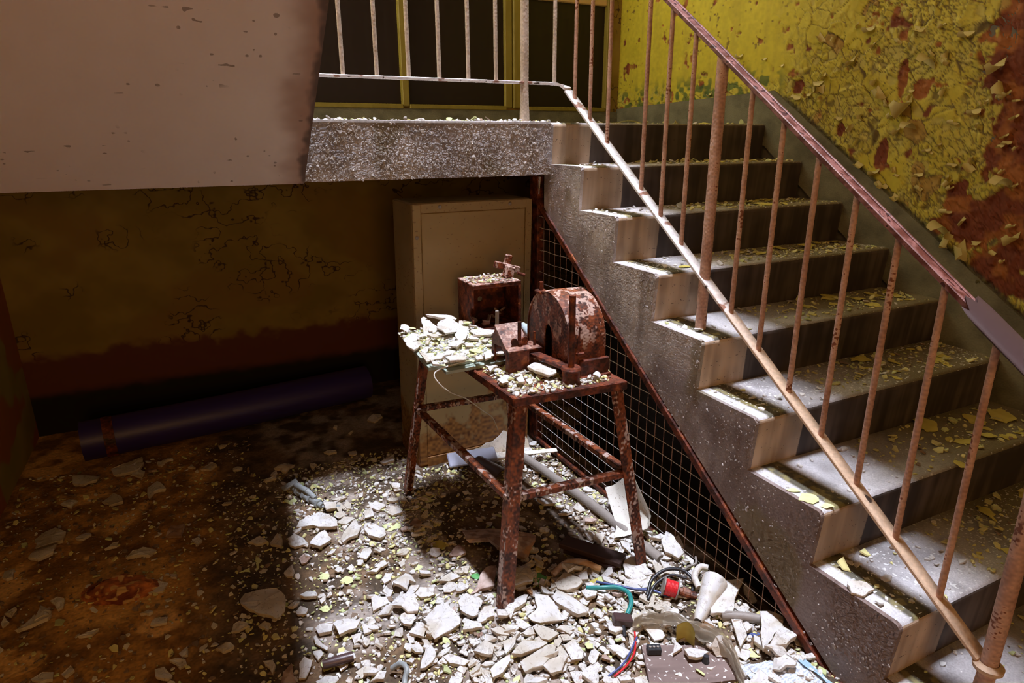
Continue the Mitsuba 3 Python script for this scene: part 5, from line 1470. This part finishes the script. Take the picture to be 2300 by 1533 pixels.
def blob(size, rng, k=None):
    k = k or rng.integers(4, 7)
    a = np.sort(rng.uniform(0, 2 * np.pi, k))
    a = a + np.linspace(0, 2 * np.pi, k, endpoint=False) * 1.0
    a = np.linspace(0, 2 * np.pi, k, endpoint=False) + rng.normal(0, .25, k)
    e = rng.uniform(.45, 1.0)
    th = rng.uniform(0, 3.14)
    q = np.stack([np.cos(a), e * np.sin(a)], 1) * (size / 2 * rng.uniform(.75, 1.1, k))[:, None]
    return np.stack([q[:, 0] * math.cos(th) - q[:, 1] * math.sin(th), q[:, 0] * math.sin(th) + q[:, 1] * math.cos(th)], 1)


def density(x, y):
    """How thickly shards lie, from 0 to 1."""
    if x > -.02 or (x > -.62 and y > .10):
        return 0
    d = .045 if x < -1.25 else .16
    if x > -1.25:
        d = max(d, .30 * float(sm(.15, -.1, y)))
        d = max(d, float(sm(-.55, -.95, y)) * float(sm(-1.25, -.85, x)))
        if x > -.30:
            d = max(d, .55)
        if -.68 < x < -.22 and -.75 < y < -.15:
            d = .16
    return d


rq = np.random.default_rng(77)
pts = [(a, b, s) for a, b, s, o in placed if not o]
count = 0
for _ in range(20000):
    if count >= 175:
        break
    x, y = rq.uniform(-2.2, -.02), rq.uniform(-1.62, .85)
    d = density(x, y)
    if rq.random() > d:
        continue
    size = float(np.clip(rq.lognormal(math.log(.045), .42), .022, .11))
    if any((x - a) ** 2 + (y - b) ** 2 < ((.62 - .22 * d) * (s + size / 2)) ** 2 for a, b, s in pts):
        continue
    pts.append((x, y, size / 2))
    count += 1
    fl = rq.random() < .10 and x > -1.4
    mat = 'm_flake' if fl else 'm_clay' if rq.random() < .10 else 'm_shard'
    cv = rq.uniform(0, .30) * size * (rq.random() < .5)
    bl = blob(size, rq)
    mesh, c = shard(bl + [x, y], .0016 if fl else float(np.clip(.006 + .05 * size, .006, .013)), cv, rq.uniform(0, 3.1), rq.normal(0, 7 + 9 * d), rq.normal(0, 7 + 9 * d), rq)
    kind = 'paint flake' if fl else 'ceramic shard'
    put(kind.replace(' ', '_'), mesh, (x, y), float(H(x, y)) + .008 * d * rq.random(), mat, None, kind, f"{TONE[mat]} {kind}s {region(x, y)}", (*describe(bl, size, cv, kind), TONE[mat], 'paint flake' if fl else 'shard', 'floor'))

# more plaster on the stand
for k in range(70):
    if k < 44:
        x, y = rq.uniform(-.77, -.47), rq.uniform(-.58, -.17)
        if abs(x - (-.76 + .0)) < 0:
            continue
        z, where, g = ZG + .016 * sm(-.5, -.25, y) * rq.random() + .002, 'in the heap on the glass sheet', 'G'
    else:
        x, y = rq.uniform(-.59, -.25), rq.uniform(-.885, -.70)
        if (-.55 < x < -.44 and y > -.72) or (x > -.40 and y > -.82) or math.hypot(x + .398, y + .862) < .05:
            continue
        z, where, g = ZP + .001, 'on the front plate of the stand', 'P'
    size = float(np.clip(rq.lognormal(math.log(.034), .38), .018, .075))
    fl = rq.random() < .14
    mat = 'm_flake' if fl else 'm_shard'
    bl = blob(size, rq)
    mesh, c = shard(bl + [x, y], .0015 if fl else .005, .15 * size * rq.random(), rq.uniform(0, 3.1), rq.normal(0, 11), rq.normal(0, 11), rq, .016, .0012)
    kind = 'paint flake' if fl else 'plaster piece'
    put(kind.replace(' ', '_'), mesh, (x, y), z, mat, None, kind, f"{TONE[mat]} {kind}s {where}", (*describe(bl, size, 0, kind), TONE[mat], 'paint flake' if fl else 'plaster piece', 'sheet' if g == 'G' else 'plate'))
for k in range(9):      # in and on the steel box
    if k < 6:
        x, y, z, g = -.415 + .030 * k, rq.uniform(-.17, -.06), ZP + .004 + .006 * k, 'broken pieces inside the steel box'
        lab = ('broken piece at the left end inside the open steel box', 'second broken piece from the left inside the open steel box', 'third broken piece from the left inside the open steel box', 'fourth broken piece from the left inside the open steel box', 'fifth broken piece from the left inside the open steel box', 'broken piece at the right end inside the open steel box')[k]
        size, t = rq.uniform(.035, .06), 40
    else:
        x, y, z, lab, g = (-.42, -.37, -.32)[k - 6], rq.uniform(-.17, -.06), .9185, f"{('left', 'middle', 'right')[k - 6]} one of three plaster chips on the lid of the steel box", 'plaster chips on the steel box lid'
        size, t = rq.uniform(.02, .035), 4
    mesh, c = shard(blob(size, rq) + [x, y], .006, 0, 0, rq.normal(0, t), rq.normal(0, t), rq, .016, .002)
    put('plaster_piece', mesh, (x, y), z, 'm_shard' if k > 5 else 'm_clay', lab, 'plaster piece', g)

resolve()

# ------------------------------------------------------------------ flakes on the treads
ORD = ['landing', 'first tread down', 'second tread down', 'third tread down', 'fourth tread down', 'fifth tread down', 'sixth tread down', 'seventh tread down', 'eighth tread down']
for k in range(0, 8):
    n = 14 if k else 10
    for i in range(n):
        u = rq.random()
        x = .45 + .76 * u ** .7 if k else rq.uniform(.30, 1.15)
        y = -k * GO + (rq.uniform(.03, .23) if k else rq.uniform(.03, .4))
        size = float(np.clip(rq.lognormal(math.log(.050), .40), .025, .13))
        size = min(size, 2 * (y + k * GO) - .012, .44) if k else size
        if size < .02 or x + size / 2 > XR - .03:
            continue
        bl = blob(size, rq)
        mesh, c = shard(bl + [x, y], .0012, .10 * size * rq.random(), rq.uniform(0, 3.1), rq.normal(0, 5), rq.normal(0, 5), rq, .014, .0028, 1.0)
        spot = ('by the wall' if x > .98 else 'halfway across' if x > .72 else 'nearer the railing') + (' at back' if k and y + k * GO > .12 else ' at front')
        lab = f"{describe(bl, size, 0, '')[0]} {describe(bl, size, 0, '')[1]} yellow paint flake on the {ORD[k]}, {spot}" if k else f"{describe(bl, size, 0, '')[1]} yellow paint flake on the landing above the stair, {spot[:-13] if False else spot.split(' at ')[0]}"
        put('paint_flake', mesh, (x, y), L - k * RISE + .0008, 'm_flakeyellow', lab, 'paint flake', f'yellow paint flakes on the {ORD[k]}')
for (x, y, k, s, mat, lab) in ((.028, -1.435, 6, .062, 'm_flake', 'pair of lime paint flakes, larger one, on the open end of the sixth tread'), (.026, -1.385, 6, .045, 'm_flake', 'small lime flake behind the larger one on the sixth tread end'),
                               (.062 - .02, -1.485, 6, .045, 'm_flake', 'square lime paint flake at the front of the sixth tread end'), (.030, -1.62, 7, .075, 'm_shard', 'white ceramic shard lying on the open end of the seventh tread'),
                               (.17, -.70, 3, .055, 'm_flakeyellow', 'curled tan paint flake beside the railing on the third tread'), (.60, -1.50, 7, .05, 'm_flakeyellow', 'single curled olive flake out in the middle of the sixth tread')):
    mesh, c = shard(blob(s, rq, 5) + [x, y], .0015 if 'flake' in mat else .006, .006, .4, 3, -2, rq, .014, .002, 1.0)
    kk = 6 if 'middle' in lab else k
    put('paint_flake' if 'flake' in mat else 'ceramic_shard', mesh, (x, y), L - kk * RISE + .0008, mat, lab, 'paint flake' if 'flake' in mat else 'ceramic shard')

for lab in {v_['label'] for v_ in labels.values() if v_.get('category') == 'paint flake'}:
    ks = [k_ for k_, v_ in labels.items() if v_.get('label') == lab and v_.get('category') == 'paint flake']
    if len(ks) > 1:
        ks.sort(key=lambda k_: float(np.asarray(meshkit.WRITTEN[scene[k_]['filename']][0])[:, 0].mean()))
        for i, k_ in enumerate(ks):
            labels[k_]['label'] = (('left', 'right') if len(ks) == 2 else ('leftmost', 'middle', 'rightmost') if len(ks) == 3 else ('leftmost', 'second', 'third', 'rightmost', 'last'))[i] + ' ' + lab

# ------------------------------------------------------------------ crumbs nobody could count
def crumbs(name, xyz, size, cols, label, catg, parent=None):
    n = len(xyz)
    r = np.random.default_rng(len(name) * 7 + n)
    a = np.array([0, 1.2, 2.5, 3.8, 5.0])[None, :] + r.uniform(0, 6.28, (n, 1)) + r.normal(0, .25, (n, 5))
    R = size[:, None] * r.uniform(.32, .72, (n, 5))
    tilt = r.normal(0, .25, (n, 2))
    dx, dy = R * np.cos(a), R * np.sin(a)
    dz = dx * tilt[:, :1] + dy * tilt[:, 1:]
    dz -= dz.min(1, keepdims=True)
    th = np.minimum(.25 * size, .004)[:, None]
    base = np.stack([xyz[:, :1] + dx, xyz[:, 1:2] + dy, xyz[:, 2:] + dz], -1)
    top = base + np.stack([-dx * .12, -dy * .12, np.broadcast_to(th, dx.shape)], -1)
    v = np.concatenate([base, top], 1).reshape(-1, 3)
    f = np.array([[5, 6, 7], [5, 7, 8], [5, 8, 9]] + [t for i in range(5) for t in ([i, (i + 1) % 5, (i + 1) % 5 + 5], [i, (i + 1) % 5 + 5, i + 5])])
    F = (f[None] + 10 * np.arange(n)[:, None, None]).reshape(-1, 3)
    c = np.repeat(cols, 10, 0)
    key = add(name, (v, F), 'm_chip', parent, color=c, kind='stuff')
    labels[key].update(label=label, category=catg)
    if parent:
        labels[key].pop('category')


WH, YE, GN, BR = np.array([.60, .58, .545]), np.array([.62, .58, .26]), np.array([.50, .55, .26]), np.array([.22, .15, .10])


def tints(n, r, p):
    k = r.choice(4, n, p=p)
    return np.stack([WH, YE, GN, BR])[k] * r.uniform(.7, 1.1, (n, 1))


rc = np.random.default_rng(5)
n = 24000
x, y = rc.uniform(-1.45, .0, n), rc.uniform(-1.75, .35, n)
keep = (rc.random(n) < np.clip(.25 + .75 * sm(-1.35, -1.05, x), 0, 1) * (.45 + .55 * nz(x, y, 0, 5, 2, 8))) & ~((x > -.63) & (y > .09)) & ~((np.hypot((x + .43) / .27, (y + .48) / .38) < 1) & (rc.random(n) < .62))
x, y = x[keep], y[keep]
s = np.clip(rc.lognormal(math.log(.0072), .55, len(x)), .003, .024)
crumbs('plaster_crumbs', np.stack([x, y, H(x, y) + .0005], 1), s, tints(len(x), rc, [.52, .27, .11, .10]), 'crumbs of white plaster and yellow-green paint strewn over the lit floor', 'crumbs')
n = 2600
x, y = rc.uniform(-2.24, -1.30, n), rc.uniform(-1.2, .80, n)
s = np.clip(rc.lognormal(math.log(.008), .55, n), .004, .026)
crumbs('dirt_crumbs', np.stack([x, y, H(x, y) + .0005], 1), s, tints(n, rc, [.22, .20, .08, .50]), 'crumbs of dirt and paint scattered over the dark floor at the left', 'crumbs')
n = 3400
x, y = rc.uniform(-.75, -.455, n), rc.uniform(-.575, -.16, n)
s = np.clip(rc.lognormal(math.log(.008), .45, n), .004, .018)
crumbs('sheet_crumbs', np.stack([x, y, np.full(n, ZG - .0005)], 1), s, tints(n, rc, [.62, .22, .14, .02]), 'plaster crumbs filling the gaps of the heap on the glass sheet', 'crumbs')
n = 1500
x, y = rc.uniform(-.60, -.255, n), rc.uniform(-.895, -.62, n)
s = np.clip(rc.lognormal(math.log(.0085), .5, n), .003, .022)
crumbs('plate_crumbs', np.stack([x, y, np.full(n, ZP)], 1), s, tints(n, rc, [.55, .25, .08, .12]), 'plaster crumbs strewn on the front plate of the stand', 'crumbs')
n = 220
x, y = rc.uniform(-.445, -.245, n), rc.uniform(-.19, -.035, n)
crumbs('lid_crumbs', np.stack([x, y, np.full(n, .918)], 1), np.clip(rc.lognormal(math.log(.007), .4, n), .003, .014), tints(n, rc, [.55, .25, .1, .1]), 'paint crumbs on the lid of the steel box', 'crumbs')
for k in range(0, 9):
    n = 300 if k else 200
    x = np.where(rc.random(n) < .6, rc.uniform(.35, 1.2, n), rc.uniform(.02, 1.2, n))
    y = -k * GO + (rc.uniform(.018, .245, n) if k else rc.uniform(.02, .5, n))
    crumbs('paint_crumbs', np.stack([x, y, np.full(n, L - k * RISE)], 1), np.clip(rc.lognormal(math.log(.0075), .6, n), .003, .03),
           np.where((x > .4)[:, None], tints(n, rc, [.08, .72, .15, .05]), tints(n, rc, [.80, .10, .05, .05])), f'crumbs of yellow and white paint strewn over the {ORD[k]}', 'crumbs')
n = 3400
x, y = rc.uniform(-1.2, -.03, n), rc.uniform(-1.70, .0, n)
keep = (rc.random(n) < .22 + .9 * sm(-.55, -1.0, y) * sm(-1.2, -.85, x) + .3 * sm(-.35, -.2, x)) & ~((np.abs(x + .45) < .23) & (y > -.75) & (rc.random(n) < .75))
x, y = x[keep], y[keep]
VS, FS, CS, o_ = [], [], [], 0
for x0_, y0_ in zip(x, y):
    size = float(np.clip(rc.lognormal(math.log(.026), .42), .012, .060))
    (v_, f_), c_ = shard(blob(size, rc), .004 + .08 * size, 0, 0, rc.normal(0, 12), rc.normal(0, 12), rc, .05, .001)
    v_ = v_ + [x0_, y0_, float(H(x0_, y0_)) - v_[:, 2].min() + .003 * rc.random()]
    VS.append(v_)
    FS.append(f_ + o_)
    o_ += len(v_)
key = add('rubble_fragments', (np.vstack(VS), np.vstack(FS)), 'm_shard', kind='stuff')
labels[key].update(label='small broken bits of ceramic filling the gaps between the shards on the lit floor', category='rubble')
x = rc.uniform(XS, .0, 260)
crumbs('edge_crumbs', np.stack([x, rc.uniform(.004, .05, 260), np.full(260, L + .003)], 1), np.clip(rc.lognormal(math.log(.008), .5, 260), .004, .02), tints(260, rc, [.75, .15, .05, .05]), 'white crumbs lying along the landing edge under the railing', 'crumbs')


def scales(n, place, size, cols, key, label):
    """Small raised scales of paint standing off a vertical face: place(u, v, w) maps the face's own coordinates to the scene."""
    r = np.random.default_rng(n)
    u0, v0 = place[0](r, n)
    s = np.clip(r.lognormal(math.log(size), .5, len(u0)), .0015, .016)
    a = np.array([0, 1.2, 2.5, 3.8, 5.0])[None, :] + r.uniform(0, 6.28, (len(u0), 1)) + r.normal(0, .25, (len(u0), 5))
    R = s[:, None] * r.uniform(.32, .72, (len(u0), 5))
    du, dv = R * np.cos(a), R * np.sin(a)
    w = .0006 + np.abs(du * r.normal(0, .35, (len(u0), 1)) + dv * r.normal(.10, .25, (len(u0), 1)))
    base = place[1](u0[:, None] + du, v0[:, None] + dv, w)
    top = place[1](u0[:, None] + du * .85, v0[:, None] + dv * .85, w + .0012)
    v = np.concatenate([base, top], 1).reshape(-1, 3)
    f = np.array([[5, 6, 7], [5, 7, 8], [5, 8, 9]] + [t for i in range(5) for t in ([i, (i + 1) % 5, (i + 1) % 5 + 5], [i, (i + 1) % 5 + 5, i + 5])])
    c = np.asarray(cols[0]) + (np.asarray(cols[1]) - cols[0]) * r.random((len(u0), 1))
    k = add(key.split('__')[1], (v, (f[None] + 10 * np.arange(len(u0))[:, None, None]).reshape(-1, 3)), 'm_chip', key.split('__')[0], color=np.repeat(c, 10, 0), kind='stuff')
    labels[k]['label'] = label


def pick_side(r, n):
    y, z = r.uniform(-1.95, .05, n), r.uniform(.02, L - .02, n)
    zt = L - np.ceil(np.maximum(-y, 0) / GO) * RISE - .012
    zt = np.where(y > 0, L - .22, zt)
    zb_ = L - .385 + .676 * y
    d = nz(y, z, 0, 7, 3, 12)
    ok = (z < zt) & (z > zb_) & (r.random(n) < .15 + 1.3 * sm(.42, .62, d)) & (r.random(n) < 1.0 - .35 * sm(-.7, -1.5, y))
    return y[ok], z[ok]


scales(17000, (pick_side, lambda u, v, w: np.stack([-w, u, v], -1)), .0032, ([.20, .165, .15], [.36, .32, .295]), 'staircase__paint_scales', 'scales of flaking paint on the side of the stair')


def pick_edge(r, n):
    x, z = r.uniform(XS, .005, n), r.uniform(L - .210, L - .006, n)
    ok = r.random(n) < .2 + 1.2 * sm(.40, .6, nz(x, z, 0, 8, 3, 14))
    return x[ok], z[ok]


scales(7000, (pick_edge, lambda u, v, w: np.stack([u, -w, v], -1)), .0042, ([.28, .25, .235], [.50, .46, .42]), 'landing__paint_scales', 'scales of flaking paint on the landing edge')
